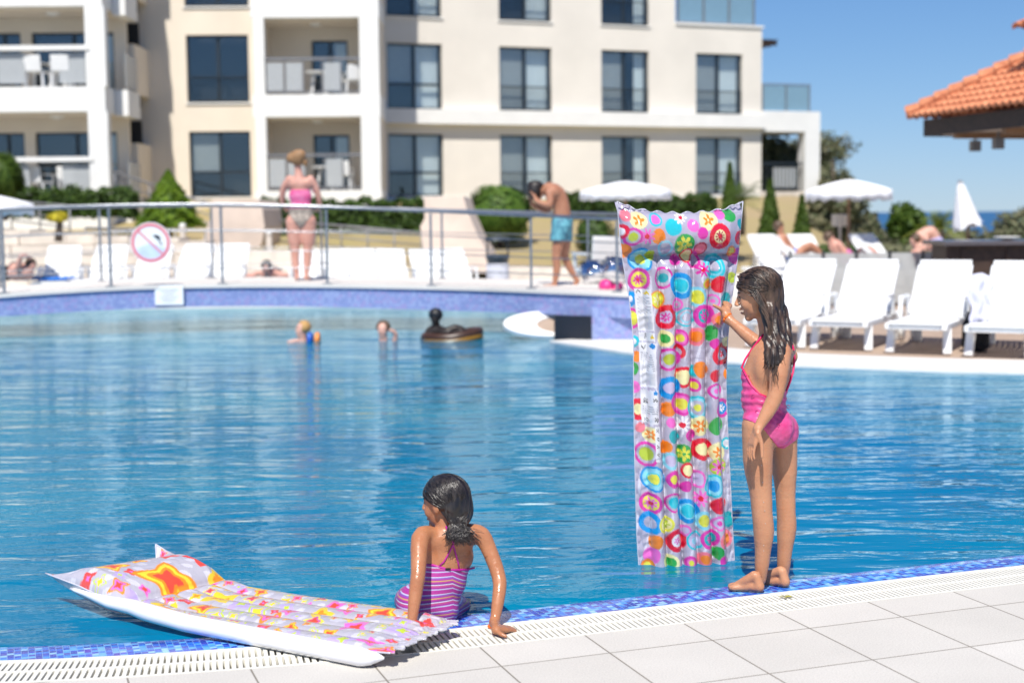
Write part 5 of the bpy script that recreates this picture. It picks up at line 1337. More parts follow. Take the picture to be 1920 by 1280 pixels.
F.chain([P(803,1002,5.24), P(788,1010,5.19), P(784,1075,5.09), P(780,1105,5.07), P(772,1168,5.03)], [.034,.034,.027,.0255,.0175], .016)
F.chain([P(880,998,5.28), P(902,1003,5.29), P(919,1035,5.28), P(935,1080,5.24), P(936,1110,5.20), P(927,1168,5.14)], [.034,.0335,.029,.0265,.025,.0175], .018)
flat_hand(F, P(771,1172,5.03)+Vector((0,0,-.002)), P(768,1184,4.99), (1,0,0), (0,0,1), .1, (.055,.062,.058,.046), .1, .0068, None)
w = G(930,1180,.022); e = G(948,1178,.014); flat_hand(F, w, e, (.25,-1,0), (0,0,1), .10, (.050,.056,.053,.042), .22, .0066, None, .0115)
F.chain([w, w+Vector((.012,-.028,-.004)), w+Vector((.035,-.042,-.012))], [.012,.009,.007], .005); F.cone(P(927,1166,5.14), w, .018, .015, .012)
hc2 = P(833,942,5.29); frh2 = frame((-.86,.48,-.08)); ph2 = head(F, hc2, frh2, .205)
V, Q = F.mesh(smooth=1); mesh_np('body', V, Q, skinB, sit)
T = Field(lo, hi, .004)
T.ell(P(842,1045,5.28), (.0655,.0995,.078), R, .03); T.ell(P(828,1090,5.27), (.0735,.0965,.078), R, .035); T.ell(P(803,1128,5.26), (.0885,.1155,.0785), R, .035)
T.ell(P(782,1140,5.22), (.0685,.0655,.0635), R, .02); T.ell(P(828,1143,5.25), (.0635,.0635,.0635), R, .02); T.cone(P(778,1130,5.28), P(768,1126,5.42), .0695,.0595,.03); T.cone(P(828,1140,5.32), P(850,1140,5.46), .0675,.0595,.03)
fx, fy = to_px(T.X()); sp_ = [(797,1057),(812,1058),(826,1062),(842,1067),(860,1067),(878,1066),(899,1060),(930,1075),(880,1150),(846,1174),(815,1190),(760,1180),(728,1150),(728,1112),(742,1098),(762,1086),(778,1066)]
Xs = T.X(); T.f = Fs2; Gf = np.maximum(T.f-.0035, np.maximum(poly_sd(fx,fy,sp_)*.00197, (Xs[...,1]-5.50)*.7)); V, Q = T.mesh(Gf, smooth=1)
m, nt, b = mat('striped_lycra'); L = nt.links; tc = N(nt,'ShaderNodeTexCoord'); sp3 = N(nt,'ShaderNodeSeparateXYZ'); L.new(tc.outputs['Object'], sp3.inputs[0])
def mth(op, x, y=None, z=None):
    n = N(nt,'ShaderNodeMath', operation=op)
    for i, v in enumerate((x,y,z)):
        if v is None: continue
        if hasattr(v,'links'): L.new(v, n.inputs[i])
        else: n.inputs[i].default_value = v
    return n.outputs[0]
xc = P(850,1090,5.27).x; dx = mth('SUBTRACT', sp3.outputs[0], xc)
chev = mth('MULTIPLY', mth('ABSOLUTE', dx), .32); tcoord = mth('ADD', mth('ADD', sp3.outputs[2], chev), mth('MULTIPLY', dx, .30))
fr_ = mth('FRACT', mth('MULTIPLY', tcoord, 16)); cr = N(nt,'ShaderNodeValToRGB'); cr.color_ramp.interpolation = 'CONSTANT'; el = cr.color_ramp.elements
seq = [(0,(0.352,0.031,0.249)),(.15,(0.400,0.396,0.585)),(.22,(0.304,0.026,0.258)),(.32,(0.400,0.062,0.206)),(.42,(0.480,0.484,0.602)),(.48,(0.208,0.031,0.232)),(.56,(0.368,0.035,0.241)),(.64,(0.464,0.299,0.103)),(.70,(0.336,0.035,0.275)),(.78,(0.216,0.079,0.361)),(.86,(0.432,0.440,0.619)),(.92,(0.368,0.035,0.232))]
while len(el) < len(seq): el.new(.5)
for i,(p_,c_) in enumerate(seq): el[i].position = p_; el[i].color = (*c_,1)
L.new(fr_, cr.inputs[0]); L.new(cr.outputs[0], b.inputs['Base Color']); b.inputs['Roughness'].default_value = .42
nz = N(nt,'ShaderNodeTexNoise'); nz.inputs['Scale'].default_value = 45; bp = N(nt,'ShaderNodeBump'); bp.inputs['Strength'].default_value = .3; bp.inputs['Distance'].default_value = .004; L.new(tc.outputs['Object'], nz.inputs['Vector']); L.new(nz.outputs[0], bp.inputs['Height']); L.new(bp.outputs[0], b.inputs['Normal'])
suit2 = mesh_np('swimsuit', V, Q, m, sit)
mag = simple('magenta_trim', (.42,.01,.26), .4); q = MB()
q.tube(px_line(T, [(797,1058),(812,1059),(826,1063),(842,1068),(860,1068),(876,1067),(889,1064)], 4.9, .002), .0042, 8)
q.tube(px_line(F, [(836,986),(842,1000),(849,1014),(850,1022),(855,1040),(859,1054),(861,1066)], 4.9, .002), .0030, 8)
q.tube(px_line(F, [(858,1000),(852,1012),(848,1024),(840,1040),(832,1053),(822,1062)], 4.9, .002), .0030, 8); q.build('straps', mag, suit2, smooth=True)
q = MB(); c_ = px_line(T, [(840,1066)], 4.9, .003)[0]; q.box(c_.x-.010,c_.x+.010,c_.y-.003,c_.y+.002,c_.z-.004,c_.z+.003); q.build('suit_label', black_cloth, suit2)
face_parts(ph2, .205, frh2, sit, lip_m)
q = MB(); wc = P(926,1173,5.15); q.tube([wc+Vector((.0195*cos(a),.0195*sin(a),0)) for a in np.linspace(0,2*pi,21)], .005, 6); q.build('wristband', simple('orange_band', (.85,.16,.01), .4), sit, smooth=True)
hairB = hair_mat('wet_black_hair', (.007,.005,.005), (.040,.032,.028), .33)
C = Field(np.array(hc2)-.22, np.array(hc2)+.22, .004); Rh = Rm(frh2)
C.ell(ph2(-.07,0,.13), np.array((.445,.385,.395))*.205, Rh, .01); C.ell(ph2(.02,0,.10), np.array((.37,.33,.40))*.205, Rh, .01); C.ell(ph2(-.26,0,-.12), np.array((.29,.34,.36))*.205, Rh, .02)
Xc = C.X()-np.array(hc2, np.float32); xf, xl, xu = [Xc@np.array(v, np.float32)/.205 for v in frh2]
cut = np.maximum(xf-(.26+.35*(xu-.25)), -(xu+.46)); line = xf+.03-(xu+.02)*.75; cut = np.where(xu < .27, np.maximum(cut, line), cut)*.205
rid = .0020*np.sin(xl*60+xu*18+4*np.sin(xf*8)); V, Q = C.mesh(np.maximum(C.f+rid, cut), smooth=1); cap = mesh_np('hair', V, Q, hairB, sit)
q = MB(); rg = random.Random(5)
for i in range(340):
    t = rg.random(); s = rg.uniform(-1,1)
    if i < 230:
        a_ = rg.uniform(-1,1); top = ph2(.20-.30*t, .14*a_, .50-.06*abs(a_)); sd_ = ph2(-.25-.2*(1-abs(a_)), .33*a_, .12+.1*s); 
        x = 845+22*(-a_)*.9; low = P(x+12, 970+6*s, 5.205-.0*t); gx = 862+10*s; g = P(gx, 986+rg.uniform(-4,4), 5.195)
        strand(q, [top, sd_, low, g, P(gx+rg.uniform(-26,36), 998+rg.uniform(-2,26), 5.178)], rg.uniform(.0022,.0042), rg, 16, .004)
    else:
        a_ = rg.random(); g = P(858+12*s, 984+5*s, 5.20); strand(q, [ph2(-.35,.2*s,-.1), g, P(850+rg.uniform(-14,30),1000,5.18), P(835+rg.uniform(0,58), 1004+rg.uniform(2,20), 5.175)], rg.uniform(.002,.0036), rg, 12, .003)
scalp_strands(q, ph2, rg, 300, r=(.0024,.0042), rad=(.452,.392,.402))
q.build('hair_strands', hairB, cap, smooth=True)
# ================================================================== air mattresses
def vinyl(name, rough=.13, bump=.35):
    m, nt, b = mat(name); L = nt.links; at_ = N(nt,'ShaderNodeAttribute'); at_.attribute_name = 'print'
    tc = N(nt,'ShaderNodeTexCoord'); n1 = N(nt,'ShaderNodeTexNoise'); n1.inputs['Scale'].default_value = 16; n1.inputs['Detail'].default_value = 3; n1.inputs['Distortion'].default_value = 1.2; L.new(tc.outputs['Object'], n1.inputs['Vector'])
    L.new(at_.outputs['Color'], b.inputs['Base Color']); b.inputs['Roughness'].default_value = rough; b.inputs['Specular IOR Level'].default_value = .75
    b.inputs['Coat Weight'].default_value = .8; b.inputs['Coat Roughness'].default_value = .06
    bp = N(nt,'ShaderNodeBump'); bp.inputs['Strength'].default_value = bump; bp.inputs['Distance'].default_value = .012; L.new(n1.outputs[0], bp.inputs['Height'])
    L.new(bp.outputs[0], b.inputs['Normal']); L.new(bp.outputs[0], b.inputs['Coat Normal'])
    tl = N(nt,'ShaderNodeBsdfTranslucent'); L.new(at_.outputs['Color'], tl.inputs[0]); mx = N(nt,'ShaderNodeMixShader'); mx.inputs[0].default_value = .22
    L.new(b.outputs[0], mx.inputs[1]); L.new(tl.outputs[0], mx.inputs[2]); L.new(mx.outputs[0], nt.nodes['Material Output'].inputs[0]); return m
S = lambda h: tuple(((int(h[i:i+2],16)/255+.055)/1.055)**2.4 if int(h[i:i+2],16) > 10 else 0 for i in (0,2,4))
CO = dict(red=S('e01e3a'),cream=S('f3ecb0'),or_=S('f58a2a'),pink=S('f070c8'),mag=S('dc3aa8'),cyan=S('2fc6d6'),teal=S('1aa8b0'),blue=S('1a96dc'),lt=S('8fd8ea'),yel=S('e2e04a'),yg=S('b8cc3c'),gr=S('38a850'),sal=S('f58090'),wh=S('f4f2f6'),grey=S('b8b3c6'),dr=S('b83a50'),lil=S('c8bede'))
def pattern(px, py, base, motifs):
    col = np.tile(np.array(base, np.float32), px.shape+(1,))
    for (x,y,r,rings,fl) in motifs:
        dx, dy = px-x, (py-y)*.92; d = np.sqrt(dx*dx+dy*dy); th = np.arctan2(dy,dx)
        d = d*(1+.05*np.sin(2*th+x)+.03*np.sin(3*th+y))
        for f, c in rings:
            c_ = base if c == 'base' else CO[c]
            w = np.clip((r*f-d)/.8+.5, 0, 1)[...,None]; col = col*(1-w)+np.array(c_)*w
        if fl:
            k, c, s = fl; pet = np.abs(np.cos(th*k/2+x)); m = ((d < r*s*(.35+.65*pet**1.2)) & (d > r*s*.22)); col[m] = CO[c]
            if k > 7: col[d < r*s*.3] = CO['red']
    return col
M1 = [(1191,413,15,[(1,'cream')],(5,'or_',.7)),(1222,412,12,[(1,'cyan'),(.7,'pink')],0),(1254,426,15,[(1,'cyan')],0),(1269,408,12,[],(9,'wh',1)),(1291,423,11,[(1,'pink')],0),(1320,413,17,[(1,'cream')],(5,'or_',.6)),(1340,443,21,[(1,'red'),(.52,'cream')],(9,'dr',.45)),(1308,437,10,[(1,'mag')],0),(1362,404,12,[(1,'gr')],0),(1344,402,9,[(1,'pink')],0),(1227,443,13,[(1,'or_')],0),(1241,465,14,[(1,'lt'),(.72,'grey')],0),(1275,457,18,[(1,'gr')],(6,'yel',.8)),(1306,466,12,[(1,'dr'),(.75,'sal')],0),(1205,443,15,[],(9,'pink',1)),(1181,444,16,[(1,'mag'),(.72,'base'),(.5,'yg')],0),(1162,434,13,[(1,'red'),(.5,'wh')],0),(1170,404,10,[(1,'sal')],0),(1167,470,13,[(1,'or_')],0),
(1198,486,21,[(1,'blue'),(.8,'lt'),(.4,'yel')],0),(1216,478,9,[(1,'yg')],0),(1195,524,19,[(1,'mag'),(.68,'yel')],(8,'mag',.5)),(1239,520,18,[(1,'mag'),(.78,'base'),(.45,'teal')],0),(1272,534,22,[(1,'blue'),(.6,'lt'),(.5,'cyan')],0),(1303,556,17,[(1,'lt'),(.68,'yel')],0),(1334,498,21,[(1,'cyan'),(.75,'lt'),(.6,'cyan'),(.4,'grey')],0),(1344,532,15,[(1,'red')],0),(1320,531,9,[(1,'yg'),(.7,'or_')],0),(1227,560,15,[(1,'or_'),(.85,'yel')],(6,'cream',.6)),(1244,593,21,[(1,'red'),(.52,'lil')],(7,'mag',.4)),(1264,570,11,[(1,'pink'),(.65,'grey'),(.3,'pink')],0),(1281,593,17,[(1,'cyan'),(.82,'grey'),(.6,'lt'),(.45,'base')],0),(1331,563,12,[(1,'pink'),(.72,'grey'),(.3,'pink')],0),(1357,560,12,[(1,'teal')],0),(1314,590,19,[(1,'mag'),(.6,'teal')],(7,'mag',.45)),(1343,598,14,[(1,'sal'),(.65,'or_')],0),(1327,623,13,[(1,'gr')],0),(1300,629,16,[(1,'sal'),(.6,'or_')],0),(1271,632,14,[(1,'mag'),(.72,'pink'),(.45,'yel')],0),(1242,633,15,[(1,'cream'),(.55,'gr')],0),(1336,643,10,[(1,'mag')],0),(1266,657,13,[(1,'red'),(.5,'base')],0),(1350,663,20,[(1,'red'),(.55,'base')],(7,'red',.35)),(1250,671,20,[(1,'mag'),(.75,'lil'),(.5,'yg')],0),(1276,704,18,[(1,'red'),(.68,'cream')],0),(1295,693,10,[(1,'cyan')],0),(1309,690,14,[(1,'or_')],0),(1337,702,11,[(1,'red')],0),(1250,724,20,[(1,'blue'),(.5,'lil')],0),(1297,720,11,[(1,'mag'),(.55,'yel')],0),(1337,730,14,[(1,'mag'),(.7,'lil'),(.35,'pink')],0),
(1248,764,13,[(1,'or_')],0),(1273,754,20,[(1,'mag'),(.74,'pink'),(.5,'yel')],0),(1302,761,20,[(1,'cyan'),(.8,'lt'),(.6,'grey'),(.3,'yel')],0),(1352,764,16,[(1,'mag'),(.65,'blue')],(7,'wh',.45)),(1196,766,18,[(1,'red'),(.5,'cream')],0),(1274,793,17,[],(10,'wh',1)),(1307,795,17,[(1,'cream')],(6,'or_',.7)),(1339,795,15,[(1,'gr')],0),(1253,789,9,[(1,'pink')],0),(1216,812,13,[(1,'cream')],(6,'or_',.7)),(1259,815,11,[(1,'teal')],0),(1289,812,10,[(1,'mag')],0),(1242,835,12,[(1,'or_')],0),(1209,849,21,[(1,'mag'),(.75,'base'),(.55,'yg')],0),(1277,847,16,[(1,'gr')],(6,'yel',.8)),(1311,838,20,[(1,'red'),(.55,'cream')],0),(1341,844,17,[(1,'cream')],(6,'or_',.65)),(1343,871,16,[(1,'yg')],(8,'pink',.9)),(1253,860,15,[(1,'lt'),(.65,'lil')],0),(1284,877,13,[(1,'red'),(.7,'cream')],0),(1222,894,22,[(1,'blue'),(.82,'lt'),(.5,'cyan'),(.4,'yel')],0),(1258,894,14,[(1,'mag'),(.5,'yel')],0),(1281,907,10,[(1,'mag')],0),(1303,894,15,[(1,'pink'),(.7,'lil')],0),(1333,907,19,[(1,'cyan'),(.8,'lt'),(.5,'blue')],0),(1258,937,16,[(1,'mag'),(.8,'base'),(.6,'cyan')],0),(1217,940,19,[(1,'mag'),(.65,'yel')],(8,'pink',.55)),(1308,930,15,[],(9,'pink',1)),(1285,953,21,[(1,'blue'),(.65,'lt'),(.55,'cyan')],0),(1344,943,15,[(1,'red')],0),(1315,971,16,[(1,'lt'),(.65,'yel')],0),(1216,977,19,[(1,'blue'),(.5,'grey')],0),(1244,979,14,[(1,'yel'),(.7,'cream')],(5,'yg',.5)),(1343,976,13,[(1,'pink'),(.7,'lil'),(.35,'mag')],0),(1365,972,13,[(1,'teal')],0),(1264,1008,19,[(1,'red'),(.55,'wh')],(6,'pink',.35)),(1226,1011,12,[(1,'or_')],0),(1280,989,10,[(1,'pink'),(.6,'lil')],0),(1297,1008,16,[(1,'cyan'),(.78,'lil'),(.4,'lt')],0),(1325,1005,17,[(1,'mag'),(.65,'teal')],(7,'mag',.4)),(1358,1008,15,[(1,'sal'),(.62,'or_')],0),(1219,1038,14,[(1,'pink')],0),(1341,1031,11,[(1,'gr')],0),(1254,1049,14,[(1,'cream'),(.6,'gr')],0),(1290,1049,12,[(1,'mag'),(.65,'pink'),(.4,'yel')],0),(1317,1043,14,[(1,'sal'),(.6,'or_')],0),(1213,1059,12,[(1,'or_'),(.6,'yel')],0),(1353,1048,10,[(1,'mag')],0),
(1180,560,14,[(1,'blue'),(.4,'wh')],0),(1184,596,18,[(1,'mag'),(.7,'yel')],0),(1187,640,11,[(1,'cyan'),(.5,'wh')],0),(1192,668,10,[(1,'or_')],0),(1184,690,13,[(1,'gr')],0),(1190,725,10,[(1,'pink')],0),(1200,800,9,[(1,'sal')],0),(1362,640,9,[(1,'cream')],0),(1365,700,10,[(1,'or_')],0),(1362,830,11,[(1,'cyan'),(.6,'wh')],0),(1378,480,14,[(1,'mag')],0),(1382,445,12,[(1,'red')],0),(1385,420,9,[(1,'teal')],0),(1372,520,9,[(1,'yg')],0),(1366,470,9,[(1,'or_')],(5,'yel',.7)),(1262,487,10,[(1,'mag')],0),(1296,487,14,[(1,'mag'),(.65,'base')],0),(1283,478,12,[(1,'red'),(.75,'cream')],0),(1312,505,13,[],(8,'mag',1))]
def interp(pts, v): return np.interp(v, [a for a,_ in pts], [b for _,b in pts])
D_R, D_L = 6.19, 6.13     # the right edge is nearer
ME_L = [(360,1156),(378,1157),(440,1162),(490,1168),(560,1180),(640,1188),(740,1188),(850,1190),(1000,1194),(1065,1198),(1200,1204)]
ME_R = [(360,1394),(378,1393),(420,1389),(470,1385),(520,1378),(570,1370),(640,1364),(720,1361),(800,1364),(900,1369),(1000,1374),(1065,1378),(1200,1384)]
nu, nv = 150, 380
vs_ = np.linspace(0,1,nv+1); us = np.linspace(0,1,nu+1); U, Vv = np.meshgrid(us, vs_)
def top_edge(u): return 395-17*np.abs(2*u-1)**3.5+5*(1-np.abs(2*u-1))+2.2*np.sin(u*2*pi*8.5)*(np.abs(2*u-1)<.86)
PY = top_edge(U)*(1-Vv)+1190*Vv; PX = interp(ME_L, PY)*(1-U)+interp(ME_R, PY)*U
D = D_L*(1-U)+D_R*U
base = np.zeros(PX.shape+(3,))
for i in range(nv+1):
    for j in range(nu+1): base[i,j] = P(float(PX[i,j]), float(PY[i,j]), float(D[i,j]))
nrm_ = np.array([(D_L-D_R), (P(1375,700,D_R)-P(1185,700,D_L)).x, 0.]); nrm_ = -nrm_/np.linalg.norm(nrm_)      # towards the camera
if nrm_[1] > 0: nrm_ = -nrm_
edge_u = np.minimum(U,1-U)
T_p = .085*np.sqrt(np.clip(1-((PY-437)/40)**2,0,1))*np.clip(edge_u/.13,0,1)**.5*(PY<480)
rib = np.abs(np.sin(pi*np.clip((U-.13)/.79,0,1)*5))**.55
sidef = np.clip((edge_u-.03)/.10,0,1)
T_b = (.010+.052*rib)*sidef**.6*np.clip((PY-478)/26,0,1)**.7*(PY>=478)
wr = (.0035*np.sin(PX*.33+PY*.11)*np.exp(-np.abs(PY-492)/26)+.003*np.sin(PY*.075+U*9)*rib)*sidef
wr = wr+.0028*np.sin(PY*.30+3*np.sin(PY*.06+U*16)+U*5)*(1-rib)*sidef*(PY>480)+.004*np.sin(PX*.25+np.abs(PY-484)*.05)*np.exp(-np.abs(PY-500)/22)*sidef
T_ = np.maximum(T_p, T_b)+wr+.002+.0035*np.sin(PY*.16+np.where(U<.5,0,2))*(edge_u<.05)
def tip(a): return np.where((PY<402)&(edge_u<.13), -.05*(1-edge_u/.13)*np.clip((402-PY)/22,0,1), 0)*a
Vf = base+nrm_*(T_+tip(1))[...,None]; Vb = base-nrm_*(T_-.001-tip(1))[...,None]
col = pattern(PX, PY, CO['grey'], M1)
# sheen on creases of the thin vinyl painted in as paler streaks
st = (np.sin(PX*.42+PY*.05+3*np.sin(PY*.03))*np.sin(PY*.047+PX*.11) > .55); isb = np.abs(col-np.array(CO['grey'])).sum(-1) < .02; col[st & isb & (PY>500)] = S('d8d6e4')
def lab(x0,y0,x1,y1,sk=0.):
    xx = PX-(PY-y0)*sk; m = (xx>x0)&(xx<x1)&(PY>y0)&(PY<y1); col[m] = S('e9e9ee'); return xx
xx = lab(1188,541,1214,619,.10); m = (xx>1191)&(xx<1211)&(PY>556)&(PY<590)&((PY*.9).astype(int)%3==0); col[m] = S('b0b2ba'); m = (xx>1191)&(xx<1211)&(PY>592)&(PY<616); col[m] = S('cfd0d6')
m = (xx>1203)&(xx<1211)&(PY>543)&(PY<551)&(np.abs(xx-1207)<(PY-543)*.55); col[m] = S('e8c820'); m = (xx>1191)&(xx<1199)&(PY>543)&(PY<552)&(np.abs(PY-543-np.abs(xx-1195)*1.4)<1.6); col[m] = S('202428')
xx = lab(1197,622,1222,638,.05); m = (np.abs(xx-1208)<1.2)&((PY*.5).astype(int)%2==0)&(PY>624)&(PY<636); col[m] = S('303438'); m = (xx>1214)&(xx<1220)&(PY>625)&(PY<633)&(np.abs(xx-1217)<(PY-625)*.5); col[m] = S('e8c820')
xx = lab(1197,641,1223,724,.04); m = (xx>1200)&(xx<1220)&(PY>658)&(PY<694)&((PY).astype(int)%4==0); col[m] = S('a8aab4'); m = ((xx-1218)**2+(PY-647)**2<22); col[m] = S('2888d0'); m = (xx>1201)&(xx<1209)&(PY>644)&(PY<653)&(np.abs(PY-653+np.abs(xx-1205)*1.5)<1.5); col[m] = S('202428'); m = (xx>1200)&(xx<1220)&(PY>698)&(PY<720); col[m] = S('cfd0d6')
xx = lab(1200,729,1228,792,.03); m = ((xx-1223)**2+(PY-734)**2<16); col[m] = S('2888d0')
for (a,b_,c_,d_) in ((1204,745,1211,755),(1218,744,1226,750),(1205,782,1212,787),(1220,780,1227,788)): m = (xx>a)&(xx<c_)&(PY>b_)&(PY<d_)&((PX+PY).astype(int)%5>1); col[m] = S('22262a')
m = (xx>1203)&(xx<1226)&(PY>760)&(PY<776)&((PY).astype(int)%4==0); col[m] = S('a8aab4')
xx = lab(1222,796,1231,862,.03)
for y_ in (800,815,830,845): m = (xx>1224)&(xx<1229)&(PY>y_)&(PY<y_+7)&((PX-PY).astype(int)%4>1); col[m] = S('22262a')
lip = (edge_u < .018) | (Vv < .006); cf = col.copy(); 
nb_ = (nv+1)*(nu+1); idx = np.arange(nb_).reshape(nv+1,nu+1)
qf = np.stack([idx[:-1,:-1],idx[1:,:-1],idx[1:,1:],idx[:-1,1:]],-1).reshape(-1,4); qb = qf[:,::-1]+nb_
def seam(line): return np.stack([line[:-1],line[1:],line[1:]+nb_,line[:-1]+nb_],1)
qs = np.concatenate([seam(idx[::-1,0]), seam(idx[:,-1]), seam(idx[0,:]), seam(idx[-1,::-1])])
mat1 = thing('air_mattress', (float(base[nv,nu//2,0]), float(base[nv,nu//2,1]), WZ), 'tall air mattress printed with coloured dots, held upright in the water', 'air mattress')
vin = vinyl('printed_vinyl')
white_col = np.full((nb_,3), .72); 
mesh_np('mattress_body', np.concatenate([Vf.reshape(-1,3), Vb.reshape(-1,3)]), np.concatenate([qf,qb,qs]), vin, mat1, col=np.concatenate([cf.reshape(-1,3), cf.reshape(-1,3)]))
clear = simple('clear_seam', (.50,.50,.58), .15, coat=.6)
q = MB(); ln = [Vector(base[i,0]) for i in range(0,nv+1,3)]; q.tube(ln, .0028, 6); q.build('seam', clear, mat1, smooth=True)
q = MB(); ln = [Vector(base[i,-1]) for i in range(0,nv+1,3)]; q.tube(ln, .0028, 6); q.build('seam', clear, mat1, smooth=True)
q = MB(); ln = [Vector(base[0,j])+Vector((0,.006*sin(j*.9),0)) for j in range(0,nu+1)]; q.tube(ln, .0030, 6); q.build('seam', clear, mat1, smooth=True)

# ---- lying mattress: centre line from the deck to over the water
A_ = Vector((-.34,4.875,.052)); B_ = Vector((-1.62,5.66,.030)); ax_ = (B_-A_); Lm = ax_.length; ax_.normalize(); sd_ = Vector((ax_.y,-ax_.x,0)).normalized()
if sd_.y < 0: sd_ = -sd_                                  # sd_ points away from the camera
nu, nv = 130, 330; us = np.linspace(-1,1,nu+1); vv = np.linspace(0,1,nv+1); U, V2 = np.meshgrid(us, vv)
Ls = V2*(Lm+.03)-.03                                      # 0 at the deck end, pillow from .98 on
Wd = .238-.012*np.clip((V2-.70)/.06,0,1)*np.clip((.82-V2)/.06,0,1)-.045*np.clip((V2-.82)/.18,0,1)
Wd = Wd*np.clip(np.sin(np.clip(V2/.05,0,1)*pi/2),.90,1)
pil = (V2 > .765); au = np.abs(U)
frill = .007*np.sin(U*21)*(V2 < .02)
rib2 = np.abs(np.sin(pi*(U*.5+.5)*5))**.6
Tb = (.012+.015*rib2)*np.clip((1-au)/.12,0,1)**.5*np.clip((V2-.035)/.06,0,1)**.6
Tb = np.where(pil, 0, Tb)*np.clip((.765-V2)/.03,0,1)**.5
Tp = .072*np.sqrt(np.clip(1-((V2-.885)/.105)**2,0,1))*np.clip((1-au)/.22,0,1)**.5
Tt = np.maximum(Tb,Tp)+.003+.003*np.sin(V2*190+U*3)*np.exp(-np.abs(V2-.765)/.02)+.0025*np.sin(U*60+V2*40)*np.exp(-V2/.05)
# corners of the pillow turned up
cz = .085*np.clip((au-.72)/.28,0,1)**2*np.clip((V2-.90)/.1,0,1)*np.where(U>0,1.,.25)+.055*np.clip((V2-.66)/.25,0,1)
Lc = Ls-.11*U*np.clip((V2-.62)/.38,0,1)+.045*np.clip((au-.7)/.3,0,1)**1.5*np.clip((V2-.9)/.1,0,1)*1.6+frill-.012*np.abs(np.sin(U*16))*(V2<.012)
sag = -.018*np.sin(np.clip(V2,0,1)*pi)+.012*np.clip((.06-V2)/.06,0,1)
bs = np.array(A_)+np.array(ax_)*Lc[...,None]+np.array(sd_)*(U*Wd)[...,None]+np.array((B_-A_)*0)+np.zeros_like(Lc)[...,None]
bs[...,2] = .050+(-.016)*V2+sag*.6+cz
top = bs.copy(); top[...,2] += Tt; bot = bs.copy(); bot[...,2] -= np.minimum(Tt, bs[...,2]-.004-(.0-.012)*(V2>.25))*np.where(au>.97,.2,1)
def stars(x, y, lst, base_):
    col = np.tile(np.array(base_, np.float32), x.shape+(1,))
    for (cx0,cy0,r,rot,cs) in lst:
        dx, dy = x-cx0, y-cy0; d = np.sqrt(dx*dx+dy*dy); th = np.arctan2(dy,dx)-rot; rr = .55*r*(np.abs(np.cos(th))**.7+np.abs(np.sin(th))**.7+.02)**(-1/.7)+.5*r*(.74+.26*np.cos(4*th))*(1+.10*np.cos(th*2+cx0*40)); rr = np.maximum(rr, r*.1)
        for f, c in cs:
            w = np.clip((rr*f-d)/.0016+.5,0,1)[...,None]; col = col*(1-w)+np.array(S(c))*w
    return col
rg = random.Random(21); lst = []; x_ = Ls; y_ = U*.24
pal = [[(1,'fa9a28'),(.82,'fce03c'),(.6,'fa9a28'),(.42,'f0553c')],[(1,'fa9a30'),(.72,'f47ad2'),(.42,'f0553c')],[(1,'f4e850'),(.72,'d86ab8'),(.5,'f0583c')],[(1,'d2e83c'),(.76,'c8b4f0'),(.5,'fbe83a')],[(1,'f2564a'),(.3,'f47ad2')],[(1,'fbd83a'),(.5,'fa9a28')],[(1,'c8b4f0'),(.4,'d2e83c')],[(1,'f47ad2'),(.5,'f0553c')]]
cand = []
for k in range(2600):
    r = rg.choice([.08,.065,.06,.05,.04,.03,.022]); cx0, cy0 = rg.uniform(0,Lm+.2), rg.uniform(-.23,.23)
    if all((cx0-a)**2+(cy0-b_)**2 > ((r+c)*.80)**2 for a,b_,c in cand) and ((cx0-1.20)**2+(cy0-.02)**2 > .02): cand.append((cx0,cy0,r)); lst.append((cx0,cy0,r,rg.uniform(0,1.5),pal[rg.randrange(len(pal))]))
lst.append((1.20,.0,.125,.55,pal[0]))
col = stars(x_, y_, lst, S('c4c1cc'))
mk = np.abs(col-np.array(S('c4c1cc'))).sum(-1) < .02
strk = np.sin(x_*60+U*4+3*np.sin(x_*9))*np.sin(U*17+x_*7) > .45; col[mk & strk] = S('dcdae4')  # sheen on the vinyl painted in as paler streaks
def lab2(a, b_, c_, d_):
    m = (x_>a)&(x_<b_)&(U>c_)&(U<d_); col[m] = S('ececf0'); e = m & ((np.minimum(x_-a,b_-x_) < .004)|(np.minimum(U-c_,d_-U) < .02)); col[e] = S('8a8c94'); t = m & ((x_*160).astype(int)%5==0) & (np.abs(U-(c_+d_)/2) < .05) ; col[t] = S('b8bac2')
lab2(.905,1.03,-.80,-.62); lab2(.875,.901,-.80,-.62); lab2(.73,.871,-.80,-.62); lab2(.60,.726,-.80,-.60)
for a in (.64,.62,.675,1.01): m = (np.abs(x_-a)<.006)&(np.abs(U+.70)<.05)&(((x_+U)*300).astype(int)%3>0); col[m] = S('202428')
colb = np.full(col.shape, .74); nb_ = (nv+1)*(nu+1); idx = np.arange(nb_).reshape(nv+1,nu+1)
qf = np.stack([idx[:-1,:-1],idx[:-1,1:],idx[1:,1:],idx[1:,:-1]],-1).reshape(-1,4); qb = qf[:,::-1]+nb_
qs = np.concatenate([seam(idx[:,0]), seam(idx[::-1,-1]), seam(idx[0,::-1]), seam(idx[-1,:])])
mat2 = thing('air_mattress', A_, 'air mattress with orange and yellow stars lying across the pool edge', 'air mattress')
vin2 = vinyl('star_vinyl', .12, .5)
mesh_np('mattress_body', np.concatenate([top.reshape(-1,3), bot.reshape(-1,3)]), np.concatenate([qf,qb,qs]), vin2, mat2, col=np.concatenate([col.reshape(-1,3), colb.reshape(-1,3)]))
